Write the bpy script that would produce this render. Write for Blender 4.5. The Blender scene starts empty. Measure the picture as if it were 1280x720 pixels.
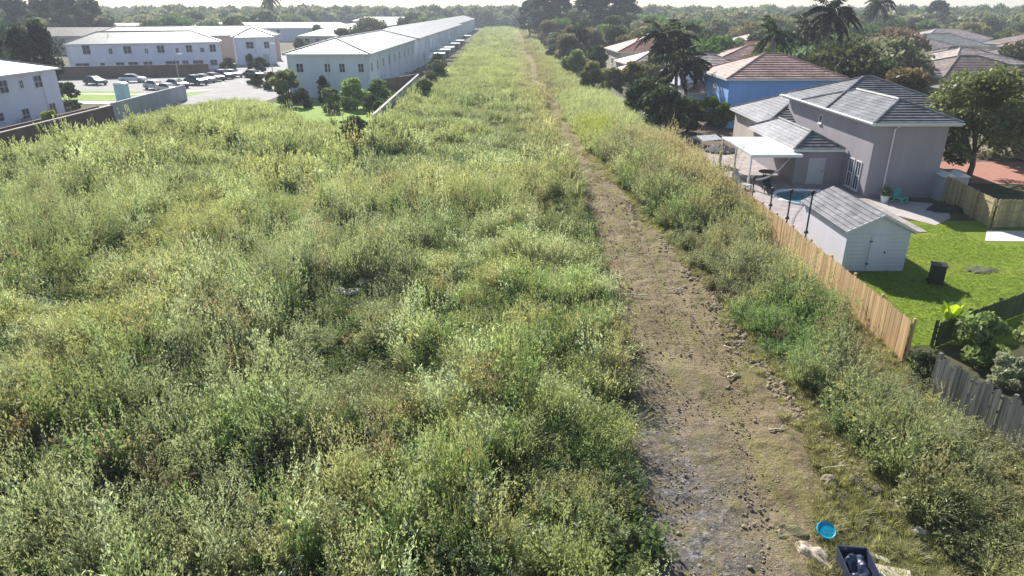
import bpy, math, random
import numpy as np
from mathutils import Vector, Matrix, noise as mnoise

# ------------------------------------------------------------------ camera, sky, sun, exposure
scene = bpy.context.scene
PITCH = math.radians(22.3); CAMH = 12.6; FPX = 853.0
cd = bpy.data.cameras.new("camera"); cam = bpy.data.objects.new("camera", cd)
scene.collection.objects.link(cam)
cam.location = (0, 0, CAMH); cam.rotation_euler = (math.pi/2 - PITCH, 0, 0)
cd.sensor_width = 36; cd.lens = 36*FPX/1280; cd.clip_end = 6000; cd.clip_start = .1
scene.camera = cam
SUN_EL = math.radians(34); SUN_AZ = math.radians(19)       # azimuth measured from +Y towards -X
world = bpy.data.worlds.new("World"); scene.world = world; world.use_nodes = True
wn = world.node_tree.nodes; wl = world.node_tree.links
sky = wn.new("ShaderNodeTexSky"); sky.sky_type = 'NISHITA'; sky.sun_disc = False
sky.sun_elevation = SUN_EL; sky.sun_rotation = -SUN_AZ; sky.altitude = 0
sky.air_density = 1.0; sky.dust_density = .5; sky.ozone_density = 1.0
wl.new(sky.outputs[0], wn["Background"].inputs[0]); wn["Background"].inputs[1].default_value = 0.07
sd = bpy.data.lights.new("sun", 'SUN'); sun = bpy.data.objects.new("sun", sd); scene.collection.objects.link(sun)
sd.energy = 5.0; sd.angle = math.radians(.6); sd.color = (1, .955, .88)
sdir = Vector((-math.sin(SUN_AZ)*math.cos(SUN_EL), math.cos(SUN_AZ)*math.cos(SUN_EL), math.sin(SUN_EL)))
sun.rotation_euler = sdir.to_track_quat('Z', 'Y').to_euler(); sun.location = (-20, 60, 60)
scene.view_settings.view_transform = 'Standard'; scene.view_settings.look = 'None'
scene.view_settings.exposure = 0.86; scene.view_settings.gamma = 1
cy = scene.cycles
cy.max_bounces = 5; cy.diffuse_bounces = 2; cy.glossy_bounces = 2; cy.transmission_bounces = 3
cy.transparent_max_bounces = 6; cy.volume_bounces = 1; cy.use_denoising = True
cy.caustics_reflective = False; cy.caustics_refractive = False; cy.sample_clamp_indirect = 4

rng = np.random.default_rng(7); random.seed(7)
COL = scene.collection

def G(px, py, z=0.0):
    a = (px-640)/FPX; b = (360-py)/FPX
    dy = math.cos(PITCH)+b*math.sin(PITCH); dz = -math.sin(PITCH)+b*math.cos(PITCH)
    t = (z-CAMH)/dz
    return a*t, dy*t
def AT(px, py, Y):
    a = (px-640)/FPX; b = (360-py)/FPX
    dy = math.cos(PITCH)+b*math.sin(PITCH); dz = -math.sin(PITCH)+b*math.cos(PITCH)
    t = Y/dy
    return a*t, CAMH+dz*t

# ------------------------------------------------------------------ materials
def mat(name):
    m = bpy.data.materials.new(name); m.use_nodes = True
    return m, m.node_tree.nodes, m.node_tree.links, m.node_tree.nodes["Principled BSDF"]
def N(ns, t, **k):
    n = ns.new(t)
    for a, b in k.items():
        if a in n.inputs.keys(): n.inputs[a].default_value = b
        else: setattr(n, a, b)
    return n
def ramp(ns, stops):
    r = ns.new("ShaderNodeValToRGB"); e = r.color_ramp.elements
    e[0].position = stops[0][0]; e[0].color = (*stops[0][1], 1)
    e[1].position = stops[-1][0]; e[1].color = (*stops[-1][1], 1)
    for p, c in stops[1:-1]:
        q = e.new(p); q.color = (*c, 1)
    return r
def simple(name, col, rough=.7, metal=0, var=.25, scale=1.5, bump=.0, bscale=30, streak=False, spec=.4):
    m, ns, ls, b = mat(name)
    tc = N(ns, "ShaderNodeTexCoord")
    vec = tc.outputs["Object"]
    if streak:
        mp = N(ns, "ShaderNodeMapping"); mp.inputs["Scale"].default_value = (1, 1, .15); ls.new(vec, mp.inputs[0]); vec = mp.outputs[0]
    n1 = N(ns, "ShaderNodeTexNoise", Scale=scale, Detail=8.0, Roughness=.65); ls.new(vec, n1.inputs[0])
    lo = tuple(c*(1-var) for c in col); hi = tuple(min(1, c*(1+var*.7)) for c in col)
    r = ramp(ns, [(.3, lo), (.7, hi)]); ls.new(n1.outputs[0], r.inputs[0])
    ls.new(r.outputs[0], b.inputs["Base Color"])
    b.inputs["Roughness"].default_value = rough; b.inputs["Metallic"].default_value = metal
    b.inputs["Specular IOR Level"].default_value = spec
    if bump:
        n2 = N(ns, "ShaderNodeTexNoise", Scale=bscale, Detail=4.0); ls.new(tc.outputs["Object"], n2.inputs[0])
        bp = N(ns, "ShaderNodeBump", Strength=bump, Distance=.02); ls.new(n2.outputs[0], bp.inputs["Height"])
        ls.new(bp.outputs[0], b.inputs["Normal"])
    return m

M = {}
M['stucco_white'] = simple('stucco_white', (.76, .78, .90), .85, var=.10, scale=.6, streak=True, bump=.2)
M['stucco_lilac'] = simple('stucco_lilac', (.33, .30, .335), .85, var=.13, scale=.7, streak=True, bump=.3)
M['stucco_cream'] = simple('stucco_cream', (.55, .50, .42), .85, var=.12, scale=.7, streak=True)
M['stucco_peach'] = simple('stucco_peach', (.50, .36, .30), .85, var=.12, scale=.7, streak=True)
M['stucco_blue'] = simple('stucco_blue', (.24, .46, .86), .8, var=.12, scale=.5, streak=True)
M['shed_white'] = simple('shed_white', (.74, .71, .80), .7, var=.08, scale=1.2, streak=True)
M['trim_white'] = simple('trim_white', (.75, .75, .76), .5, var=.07)
M['metal_white'] = simple('metal_white', (.62, .64, .64), .45, var=.16, scale=.8)
M['dark_metal'] = simple('dark_metal', (.03, .03, .035), .5, var=.2)
M['glass'] = simple('window_glass', (.03, .045, .09), .2, var=.3, spec=.3)
M['door_grey'] = simple('door_grey', (.5, .5, .54), .6, var=.08)
def tile(name, col, dark, rough=.45):
    m, ns, ls, b = mat(name)
    tc = N(ns, "ShaderNodeTexCoord")
    v = N(ns, "ShaderNodeTexVoronoi", Scale=2.6); ls.new(tc.outputs["Object"], v.inputs[0])
    n = N(ns, "ShaderNodeTexNoise", Scale=.5, Detail=8.0, Roughness=.7); ls.new(tc.outputs["Object"], n.inputs[0])
    r = ramp(ns, [(.3, dark), (.62, col)]); ls.new(n.outputs[0], r.inputs[0])
    bw = N(ns, "ShaderNodeRGBToBW"); ls.new(v.outputs["Color"], bw.inputs[0])
    mx = N(ns, "ShaderNodeMixRGB", blend_type='OVERLAY', Fac=.35); ls.new(r.outputs[0], mx.inputs[1]); ls.new(bw.outputs[0], mx.inputs[2])
    hs = N(ns, "ShaderNodeHueSaturation", Saturation=1.0); ls.new(mx.outputs[0], hs.inputs["Color"])
    ls.new(hs.outputs[0], b.inputs["Base Color"]); b.inputs["Roughness"].default_value = rough
    n2 = N(ns, "ShaderNodeTexNoise", Scale=9.0, Detail=3.0); ls.new(tc.outputs["Object"], n2.inputs[0])
    bp = N(ns, "ShaderNodeBump", Strength=.4, Distance=.03); ls.new(n2.outputs[0], bp.inputs["Height"]); ls.new(bp.outputs[0], b.inputs["Normal"])
    return m
M['tile_white'] = tile('tile_white', (.36, .355, .35), (.26, .255, .25), .5)
M['tile_grey'] = tile('tile_grey', (.25, .245, .26), (.13, .125, .135), .45)
M['tile_terra'] = tile('tile_terra', (.52, .34, .28), (.28, .17, .14), .45)
M['tile_red'] = tile('tile_red', (.34, .13, .10), (.20, .08, .06), .6)
M['tile_brown'] = tile('tile_brown', (.27, .20, .17), (.14, .11, .10), .55)
M['tile_pink'] = tile('tile_pink', (.55, .46, .42), (.35, .28, .25), .5)
M['brown_wall'] = simple('brown_wall', (.16, .10, .095), .85, var=.25, scale=.8, streak=True)
M['grey_wall'] = simple('grey_wall', (.42, .43, .48), .85, var=.22, scale=.7, streak=True)
M['concrete'] = simple('concrete', (.46, .42, .39), .85, var=.2, scale=.5, bump=.3)
M['pale_concrete'] = simple('pale_concrete', (.62, .57, .54), .8, var=.15, scale=.5)
M['asphalt'] = simple('asphalt', (.30, .29, .285), .9, var=.2, scale=.25)
M['mulch'] = simple('mulch', (.13, .085, .07), .95, var=.35, scale=2, bump=.6)
def paving(name, c, cj, sc):
    m, ns, ls, b = mat(name); tc = N(ns, "ShaderNodeTexCoord")
    br = N(ns, "ShaderNodeTexBrick", Scale=sc); br.inputs["Mortar Size"].default_value = .012; br.inputs["Color1"].default_value = (*c, 1); br.inputs["Color2"].default_value = (*[q*.86 for q in c], 1); br.inputs["Mortar"].default_value = (*cj, 1); ls.new(tc.outputs["Object"], br.inputs[0])
    n = N(ns, "ShaderNodeTexNoise", Scale=.8, Detail=8.0, Roughness=.7); ls.new(tc.outputs["Object"], n.inputs[0]); r = ramp(ns, [(.3, (.6, .58, .56)), (.6, (1, 1, 1))]); ls.new(n.outputs[0], r.inputs[0])
    mx = N(ns, "ShaderNodeMixRGB", blend_type='MULTIPLY', Fac=1.0); ls.new(br.outputs[0], mx.inputs[1]); ls.new(r.outputs[0], mx.inputs[2]); ls.new(mx.outputs[0], b.inputs["Base Color"]); b.inputs["Roughness"].default_value = .8; return m
M['deck'] = paving('deck_paving', (.46, .40, .39), (.22, .19, .18), .9)
M['red_patio'] = simple('red_patio', (.42, .20, .15), .85, var=.2, scale=2)
def lawnmat(name, a, b_):
    m, ns, ls, b = mat(name)
    tc = N(ns, "ShaderNodeTexCoord")
    n = N(ns, "ShaderNodeTexNoise", Scale=.35, Detail=10.0, Roughness=.7); ls.new(tc.outputs["Object"], n.inputs[0])
    r = ramp(ns, [(.3, a), (.7, b_)]); ls.new(n.outputs[0], r.inputs[0]); ls.new(r.outputs[0], b.inputs["Base Color"])
    n2 = N(ns, "ShaderNodeTexNoise", Scale=40.0, Detail=3.0); ls.new(tc.outputs["Object"], n2.inputs[0])
    bp = N(ns, "ShaderNodeBump", Strength=.8, Distance=.05); ls.new(n2.outputs[0], bp.inputs["Height"]); ls.new(bp.outputs[0], b.inputs["Normal"])
    b.inputs["Roughness"].default_value = .9; b.inputs["Specular IOR Level"].default_value = .1
    return m
M['lawn'] = lawnmat('lawn', (.15, .21, .022), (.24, .31, .04))
M['lawn_pale'] = lawnmat('lawn_pale', (.22, .34, .07), (.34, .44, .12))
M['ground'] = lawnmat('ground', (.07, .07, .04), (.15, .14, .08))

def woodmat(name, c1, c2, sc=9):
    m, ns, ls, b = mat(name)
    tc = N(ns, "ShaderNodeTexCoord")
    mp = N(ns, "ShaderNodeMapping"); mp.inputs["Scale"].default_value = (7, 7, .5); ls.new(tc.outputs["Object"], mp.inputs[0])
    n = N(ns, "ShaderNodeTexNoise", Scale=1.0, Detail=6.0, Roughness=.7); ls.new(mp.outputs[0], n.inputs[0])
    r = ramp(ns, [(.33, c1), (.66, c2)]); ls.new(n.outputs[0], r.inputs[0])
    at = N(ns, "ShaderNodeAttribute", attribute_name='v')
    mr = N(ns, "ShaderNodeMapRange"); mr.inputs["To Min"].default_value = .72; mr.inputs["To Max"].default_value = 1.2; ls.new(at.outputs["Fac"], mr.inputs[0])
    mx = N(ns, "ShaderNodeVectorMath", operation='SCALE'); ls.new(r.outputs[0], mx.inputs[0]); ls.new(mr.outputs[0], mx.inputs["Scale"])
    ls.new(mx.outputs[0], b.inputs["Base Color"]); b.inputs["Roughness"].default_value = .8
    return m
M['cedar'] = woodmat('cedar', (.50, .31, .15), (.74, .50, .27))
M['old_wood'] = woodmat('old_wood', (.10, .095, .09), (.36, .34, .32))
M['yellow_wood'] = woodmat('yellow_wood', (.30, .24, .12), (.48, .40, .22))
M['hedge_wood'] = woodmat('hedge_wood', (.07, .10, .04), (.13, .16, .07))
M['bark'] = simple('bark', (.14, .12, .10), .9, var=.4, scale=6, bump=.5)
M['palm_bark'] = simple('palm_bark', (.26, .24, .22), .9, var=.3, scale=5, bump=.5)
M['stick'] = simple('stick', (.62, .56, .42), .8, var=.2, scale=8)

def leafmat(name, instanced, transl=.5, gloss=.025):
    m, ns, ls, b = mat(name); ns.remove(b); out = ns["Material Output"]
    if instanced:
        a = N(ns, "ShaderNodeAttribute", attribute_name='tint', attribute_type='INSTANCER'); csock = a.outputs["Color"]
    else:
        a = N(ns, "ShaderNodeObjectInfo"); csock = a.outputs["Color"]
    v = N(ns, "ShaderNodeAttribute", attribute_name='v')
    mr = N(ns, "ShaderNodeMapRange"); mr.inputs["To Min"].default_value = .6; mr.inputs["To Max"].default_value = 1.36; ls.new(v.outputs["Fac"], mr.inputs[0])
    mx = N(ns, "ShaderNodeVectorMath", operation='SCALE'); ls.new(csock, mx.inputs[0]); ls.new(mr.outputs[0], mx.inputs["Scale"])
    d = N(ns, "ShaderNodeBsdfDiffuse"); t = N(ns, "ShaderNodeBsdfTranslucent"); g = N(ns, "ShaderNodeBsdfGlossy", Roughness=.45)
    warm = N(ns, "ShaderNodeMixRGB", blend_type='MULTIPLY', Fac=1.0); warm.inputs[2].default_value = (1.12, 1.15, .78, 1)
    ls.new(mx.outputs[0], d.inputs[0]); ls.new(mx.outputs[0], warm.inputs[1]); ls.new(warm.outputs[0], t.inputs[0])
    g.inputs[0].default_value = (.8, .85, .8, 1)
    s = N(ns, "ShaderNodeMixShader", Fac=transl); ls.new(d.outputs[0], s.inputs[1]); ls.new(t.outputs[0], s.inputs[2])
    s2 = N(ns, "ShaderNodeMixShader", Fac=gloss); ls.new(s.outputs[0], s2.inputs[1]); ls.new(g.outputs[0], s2.inputs[2])
    ls.new(s2.outputs[0], out.inputs[0])
    return m
M['leaf_i'] = leafmat('weed_leaf', True); M['leaf_o'] = leafmat('tree_leaf', False, .42)

# ------------------------------------------------------------------ mesh helpers
class MB:
    def __init__(s): s.v = []; s.f = []; s.a = []
    def face(s, pts, a=.5):
        n = len(s.v); s.v += [tuple(p) for p in pts]; s.f.append(tuple(range(n, n+len(pts)))); s.a.append(a); return s
    def box(s, x0, y0, z0, x1, y1, z1, a=.5, M4=None):
        P = [Vector((x, y, z)) for z in (z0, z1) for x, y in ((x0, y0), (x1, y0), (x1, y1), (x0, y1))]
        if M4 is not None: P = [M4 @ p for p in P]
        n = len(s.v); s.v += [tuple(p) for p in P]
        for q in ((3, 2, 1, 0), (4, 5, 6, 7), (0, 1, 5, 4), (1, 2, 6, 5), (2, 3, 7, 6), (3, 0, 4, 7)):
            s.f.append(tuple(n+i for i in q)); s.a.append(a)
        return s
    def tube(s, pts, rad, seg=7, a=.5, cap=True):
        pts = [Vector(p) for p in pts]
        if not hasattr(rad, '__len__'): rad = [rad]*len(pts)
        n0 = len(s.v)
        for i, p in enumerate(pts):
            d = (pts[min(i+1, len(pts)-1)]-pts[max(i-1, 0)]).normalized()
            u = d.cross(Vector((0, 0, 1))) if abs(d.z) < .9 else d.cross(Vector((1, 0, 0)))
            u.normalize(); w = d.cross(u)
            for k in range(seg):
                t = 2*math.pi*k/seg; s.v.append(tuple(p+(u*math.cos(t)+w*math.sin(t))*rad[i]))
        for i in range(len(pts)-1):
            for k in range(seg):
                a0 = n0+i*seg+k; a1 = n0+i*seg+(k+1) % seg
                s.f.append((a0, a1, a1+seg, a0+seg)); s.a.append(a)
        if cap:
            s.f.append(tuple(n0+k for k in range(seg))[::-1]); s.a.append(a)
            s.f.append(tuple(n0+(len(pts)-1)*seg+k for k in range(seg))); s.a.append(a)
        return s
    def mesh(s, name, m, smooth=False):
        me = bpy.data.meshes.new(name); me.from_pydata(s.v, [], s.f); me.materials.append(m)
        at = me.attributes.new('v', 'FLOAT', 'FACE'); at.data.foreach_set('value', np.array(s.a, dtype=np.float32))
        if smooth: me.polygons.foreach_set('use_smooth', [True]*len(me.polygons))
        me.update(); return me
    def build(s, name, m, parent=None, smooth=False, bevel=0):
        o = bpy.data.objects.new(name, s.mesh(name, m, smooth)); COL.objects.link(o)
        if parent: o.parent = parent
        if bevel:
            b = o.modifiers.new('b', 'BEVEL'); b.width = bevel; b.segments = 2; b.limit_method = 'ANGLE'
        return o
def tag(o, label=None, cat=None, group=None, kind=None):
    if label: o['label'] = label
    if cat: o['category'] = cat
    if group: o['group'] = group
    if kind: o['kind'] = kind
    return o
def empty(name, loc, rz=0, **k):
    o = bpy.data.objects.new(name, None); COL.objects.link(o); o.location = loc; o.rotation_euler = (0, 0, rz)
    return tag(o, **k)
def copy_tree(o, parent=None, color=None):
    c = o.copy(); COL.objects.link(c); c.parent = parent
    if color: c.color = color
    for ch in list(o.children): copy_tree(ch, c, color)
    return c

# ---- numpy leaf quads
def leaf_mesh(name, C, size, m, aspect=1.6, up=0.0, v=None, dirs=None, rg=rng):
    """diamond leaf faces at centres C; size array; dirs optional long-axis directions"""
    n = len(C)
    if dirs is None:
        dirs = rg.normal(size=(n, 3)); dirs[:, 2] += up
    dirs = dirs/np.linalg.norm(dirs, axis=1, keepdims=True)
    r = rg.normal(size=(n, 3)); side = np.cross(dirs, r); side /= np.linalg.norm(side, axis=1, keepdims=True)+1e-9
    sz = np.broadcast_to(np.asarray(size, float), (n,))[:, None]
    L = dirs*sz*aspect*.5; W = side*sz*.5
    V = np.stack([C-L, C-L*.1+W, C+L, C-L*.1-W], axis=1).reshape(-1, 3)
    return quads_mesh(name, V, n, m, v if v is not None else rg.random(n))
def quads_mesh(name, V, n, m, v):
    me = bpy.data.meshes.new(name)
    me.vertices.add(4*n); me.vertices.foreach_set('co', V.astype(np.float32).ravel())
    me.loops.add(4*n); me.loops.foreach_set('vertex_index', np.arange(4*n, dtype=np.int32))
    me.polygons.add(n); me.polygons.foreach_set('loop_start', np.arange(0, 4*n, 4, dtype=np.int32))
    me.update(calc_edges=True)
    at = me.attributes.new('v', 'FLOAT', 'FACE'); at.data.foreach_set('value', np.asarray(v, np.float32))
    me.materials.append(m); return me

# ---- value noise on arrays
_tab = np.random.default_rng(3).random((256, 256))
def vnoise(x, y, s):
    x = np.asarray(x)/s+100; y = np.asarray(y)/s+100
    xi = np.floor(x).astype(int); yi = np.floor(y).astype(int); fx = x-xi; fy = y-yi
    fx = fx*fx*(3-2*fx); fy = fy*fy*(3-2*fy)
    g = lambda a, b: _tab[a % 256, b % 256]
    return (g(xi, yi)*(1-fx)+g(xi+1, yi)*fx)*(1-fy)+(g(xi, yi+1)*(1-fx)+g(xi+1, yi+1)*fx)*fy
def fnoise(x, y, s, o=3):
    t = 0; w = 0
    for i in range(o):
        t = t+vnoise(np.asarray(x)+i*37.3, np.asarray(y)-i*11.7, s/2**i)/2**i; w += 1/2**i
    return t/w

# ------------------------------------------------------------------ the setting: ground, path, sheets
def sheet(name, pts, z, m, label=None):
    b = MB(); b.face([(x, y, z) for x, y in pts]); o = b.build(name, m); return tag(o, label, kind='structure')
sheet('ground', [(-3000, -300), (3000, -300), (3000, 4500), (-3000, 4500)], 0, M['ground'])
def PL(y): return np.interp(y, [5, 12.5, 17, 21, 30, 40, 64, 85, 105, 143, 180, 230, 300, 480], [3.2, 3.5, 3.9, 4.3, 4.7, 4.9, 5.0, 4.3, 4.6, 3.4, 4.0, 2.4, 3.4, 1.5])
def PRr(y): return np.interp(y, [5, 12.5, 16, 20.5, 30, 40, 61, 85, 105, 143, 180, 230, 300, 480], [6.0, 6.7, 8.2, 9.2, 8.9, 8.2, 7.0, 6.4, 6.5, 5.4, 6.2, 4.8, 5.8, 4.5])
def pathmat():
    m, ns, ls, b = mat('dirt_path'); geo = N(ns, "ShaderNodeNewGeometry"); P = geo.outputs["Position"]
    n1 = N(ns, "ShaderNodeTexNoise", Scale=.55, Detail=10.0, Roughness=.72); ls.new(P, n1.inputs[0])
    mp = N(ns, "ShaderNodeMapping"); mp.inputs["Scale"].default_value = (1.5, .22, 1); ls.new(P, mp.inputs[0])
    n3 = N(ns, "ShaderNodeTexNoise", Scale=1.3, Detail=7.0, Roughness=.7); ls.new(mp.outputs[0], n3.inputs[0])
    dirt = ramp(ns, [(.28, (.14, .105, .063)), (.5, (.27, .212, .13)), (.72, (.38, .31, .20))]); ls.new(n1.outputs[0], dirt.inputs[0])
    green = ramp(ns, [(.35, (.17, .16, .055)), (.7, (.34, .31, .12))]); ls.new(n1.outputs[0], green.inputs[0])
    gm = ramp(ns, [(.48, (0, 0, 0)), (.60, (.75, .75, .75))]); ls.new(n3.outputs[0], gm.inputs[0])
    mx = N(ns, "ShaderNodeMixRGB"); ls.new(gm.outputs[0], mx.inputs[0]); ls.new(dirt.outputs[0], mx.inputs[1]); ls.new(green.outputs[0], mx.inputs[2])
    # grey gravel along the left wheel track near the camera
    v = N(ns, "ShaderNodeTexVoronoi", Scale=11.0); ls.new(P, v.inputs[0])
    gr = N(ns, "ShaderNodeSeparateColor"); ls.new(v.outputs["Color"], gr.inputs[0])
    grr = ramp(ns, [(0, (.10, .095, .095)), (.8, (.23, .215, .215)), (1, (.36, .34, .335))]); ls.new(gr.outputs[0], grr.inputs[0])
    sp = N(ns, "ShaderNodeSeparateXYZ"); ls.new(P, sp.inputs[0])
    fx = N(ns, "ShaderNodeMapRange"); fx.inputs["From Min"].default_value = 7.4; fx.inputs["From Max"].default_value = 5.0; ls.new(sp.outputs[0], fx.inputs[0])
    fy = N(ns, "ShaderNodeMapRange"); fy.inputs["From Min"].default_value = 25; fy.inputs["From Max"].default_value = 16; ls.new(sp.outputs[1], fy.inputs[0])
    mu = N(ns, "ShaderNodeMath", operation='MULTIPLY'); ls.new(fx.outputs[0], mu.inputs[0]); ls.new(fy.outputs[0], mu.inputs[1])
    n4 = N(ns, "ShaderNodeTexNoise", Scale=1.4, Detail=8.0, Roughness=.75); ls.new(P, n4.inputs[0])
    r4 = ramp(ns, [(.36, (0, 0, 0)), (.56, (1, 1, 1))]); ls.new(n4.outputs[0], r4.inputs[0])
    m5 = N(ns, "ShaderNodeMath", operation='MULTIPLY'); ls.new(mu.outputs[0], m5.inputs[0]); ls.new(r4.outputs[0], m5.inputs[1])
    mx2 = N(ns, "ShaderNodeMixRGB"); ls.new(m5.outputs[0], mx2.inputs[0]); ls.new(mx.outputs[0], mx2.inputs[1]); ls.new(grr.outputs[0], mx2.inputs[2])
    ls.new(mx2.outputs[0], b.inputs["Base Color"]); b.inputs["Roughness"].default_value = .95; b.inputs["Specular IOR Level"].default_value = .15
    n5 = N(ns, "ShaderNodeTexNoise", Scale=7.0, Detail=8.0, Roughness=.7); ls.new(P, n5.inputs[0])
    n6 = N(ns, "ShaderNodeTexNoise", Scale=16.0, Detail=6.0, Roughness=.75); ls.new(P, n6.inputs[0]); r6 = ramp(ns, [(.32, (.42, .40, .38)), (.5, (.95, .95, .95)), (.68, (1.35, 1.32, 1.25))]); ls.new(n6.outputs[0], r6.inputs[0])
    mm = N(ns, "ShaderNodeMixRGB", blend_type='MULTIPLY', Fac=1.0); ls.new(mx2.outputs[0], mm.inputs[1]); ls.new(r6.outputs[0], mm.inputs[2]); ls.new(mm.outputs[0], b.inputs['Base Color'])
    bp = N(ns, "ShaderNodeBump", Strength=1.0, Distance=.14); ls.new(n5.outputs[0], bp.inputs["Height"]); ls.new(bp.outputs[0], b.inputs["Normal"])
    return m
M['path'] = pathmat()
def ground_grid(name, y0, y1, dy, nx, xl, xr, m, amp):
    ys = np.arange(y0, y1+1e-6, dy); u = np.linspace(0, 1, nx)
    Y, U = np.meshgrid(ys, u, indexing='ij'); X = xl(Y)+(xr(Y)-xl(Y))*U
    edge = np.clip(np.minimum(U, 1-U)*6, 0, 1)
    cl = fnoise(X, Y, .55, 3)
    Z = .012+edge*(.05+amp*(fnoise(X, Y, 2.2, 2)-.5)+amp*1.3*np.clip(cl-.52, 0, 1))
    Z -= .07*edge*np.exp(-((U-.30)/.08)**2)+.07*edge*np.exp(-((U-.62)/.08)**2)
    Z += amp*.35*np.clip(fnoise(X+40, Y, .28, 2)-.5, 0, 1)*edge
    Z = np.maximum(Z, .008)
    V = np.stack([X, Y, Z], -1).reshape(-1, 3); n = len(ys)
    idx = np.arange(n*nx).reshape(n, nx)
    F = np.stack([idx[:-1, :-1], idx[:-1, 1:], idx[1:, 1:], idx[1:, :-1]], -1).reshape(-1, 4)
    me = bpy.data.meshes.new(name); me.from_pydata(V.tolist(), [], F.tolist()); me.materials.append(m)
    me.polygons.foreach_set('use_smooth', [True]*len(me.polygons))
    o = bpy.data.objects.new(name, me); COL.objects.link(o); return o
tag(ground_grid('path', 4, 62, .09, 90, lambda y: PL(y)-1.0, lambda y: PRr(y)+1.3, M['path'], .22), kind='structure')
tag(ground_grid('path', 61.9, 480, 1.2, 12, lambda y: PL(y)-.4, lambda y: PRr(y)+.5, M['path'], .12), kind='structure')

sheet('lawn', [(15.2, 24.6), (60, 24.6), (60, 42), (15.2, 42)], .012, M['lawn'])
sheet('pool_deck', [(15.2, 39.2), (25.2, 39.6), (25.2, 66), (15.2, 66)], .05, M['deck'])
sheet('garden_path', [(25.2, 43.2), (26.5, 41.0), (28.4, 42.6), (29.2, 44.2), (29.2, 46.2), (25.2, 47.8)], .03, M['concrete'])
sheet('garden_path', [(27.6, 37.9), (50, 37.0), (50, 39.6), (29.0, 39.9)], .03, M['pale_concrete'])
sheet('yard_soil', [(15.2, 66), (70, 47), (70, 100), (15.2, 100)], .02, M['mulch'])
sheet('red_patio', [(35.5, 52), (55, 50), (55, 60), (35.5, 60)], .04, M['red_patio'])
# left side: parking court, verge lawns, pavement
sheet('parking_court', [(-47.5, 80), (-47.5, 210), (-37, 240), (-62, 240), (-75, 175), (-100, 140), (-100, 118), (-57, 100), (-57, 93), (-52, 86)], .012, M['asphalt'])
for i in range(9):
    a = Vector((-62.5+i*2.75, 120.5+i*1.6, 0)); d_ = Vector((-.42, .91, 0))*4.8; n_ = Vector((.91, .42, 0))*.06
    sheet('parking_line', [tuple((a-n_)[:2]), tuple((a+n_)[:2]), tuple((a+d_+n_)[:2]), tuple((a+d_-n_)[:2])], .017, M['trim_white'])
sheet('street', [(-62, 240), (-37, 240), (-36, 99), (-47.4, 99)], .008, M['asphalt'])
sheet('verge_lawn', [(-71, 104), (-58.6, 103.0), (-58.6, 110), (-72, 112)], .03, M['lawn_pale'])
sheet('verge_lawn', [(-55.2, 104.5), (-50, 108), (-49.6, 116), (-55.2, 110)], .03, M['lawn_pale'])
sheet('verge_lawn', [(-50, 150), (-40, 143), (-40, 175), (-52, 180)], .03, M['lawn_pale'])
sheet('verge_lawn', [(-80, 114), (-60, 112), (-60, 115), (-80, 117)], .03, M['lawn_pale'])
sheet('pavement', [(-76, 100.6), (-49, 99.0), (-48.6, 102.3), (-76, 103)], .02, M['pale_concrete'])
sheet('pavement', [(-76, 112.2), (-58.4, 110.2), (-50, 117), (-50, 118.4), (-59, 111.7), (-76, 113.6)], .035, M['pale_concrete'])
sheet('yard_lawn', [(-34, 80), (-15.2, 76), (-15.2, 124), (-21.6, 124), (-21.6, 106), (-34, 106)], .016, M['lawn_pale'])
sheet('yard_soil', [(-57, 50), (-47.1, 50), (-47.1, 86), (-57, 92)], .016, M['mulch'])

# ------------------------------------------------------------------ walls and fences
def wall(name, label, A, B, h, t, m, cap=None, capm=None):
    A = Vector((*A, 0)); B = Vector((*B, 0)); L = (B-A).length
    r = empty(name, A, math.atan2(B.y-A.y, B.x-A.x), label=label, cat='wall')
    MB().box(0, -t/2, 0, L, t/2, h).build('wall_panel', m, r)
    MB().box(-.05, -t/2-.05, h+.003, L+.05, t/2+.05, h+.09).build('coping', capm or m, r)
    n = max(2, int(L/6)); 
    for i in range(n+1):
        x = .02+(L-.04)*i/n
        MB().box(x-.17, -t/2-.04, 0, x+.17, t/2+.04, h-.004).build('pier', m, r)
    return r
wall('garden_wall', 'reddish brown wall with pale coping at the left edge of the overgrown field', (-47.2, 50), (-47.5, 83), 1.9, .2, M['brown_wall'], capm=M['concrete'])
wall('garden_wall', 'plain grey wall continuing behind the weeds towards the parking court', (-47.5, 83.2), (-48.2, 104), 2.1, .2, M['grey_wall'], capm=M['grey_wall'])
wall('garden_wall', 'low dark brown wall between the nearest white townhouse and the field', (-53.5, 60), (-53.3, 90), .9, .2, M['brown_wall'])
wall('garden_wall', 'grey white wall beside the corner yard of the long townhouse', (-15, 75), (-16.3, 124), 1.9, .2, M['grey_wall'], capm=M['concrete'])
wall('garden_wall', 'long brown wall behind the parked cars under the back townhouse', (-98, 132), (-61, 143.5), 2.2, .25, M['brown_wall'])
wall('garden_wall', 'brown yard wall beside the right flank of the long townhouse', (-21.6, 112), (-16.6, 124.6), 1.9, .2, M['brown_wall'])

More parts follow.
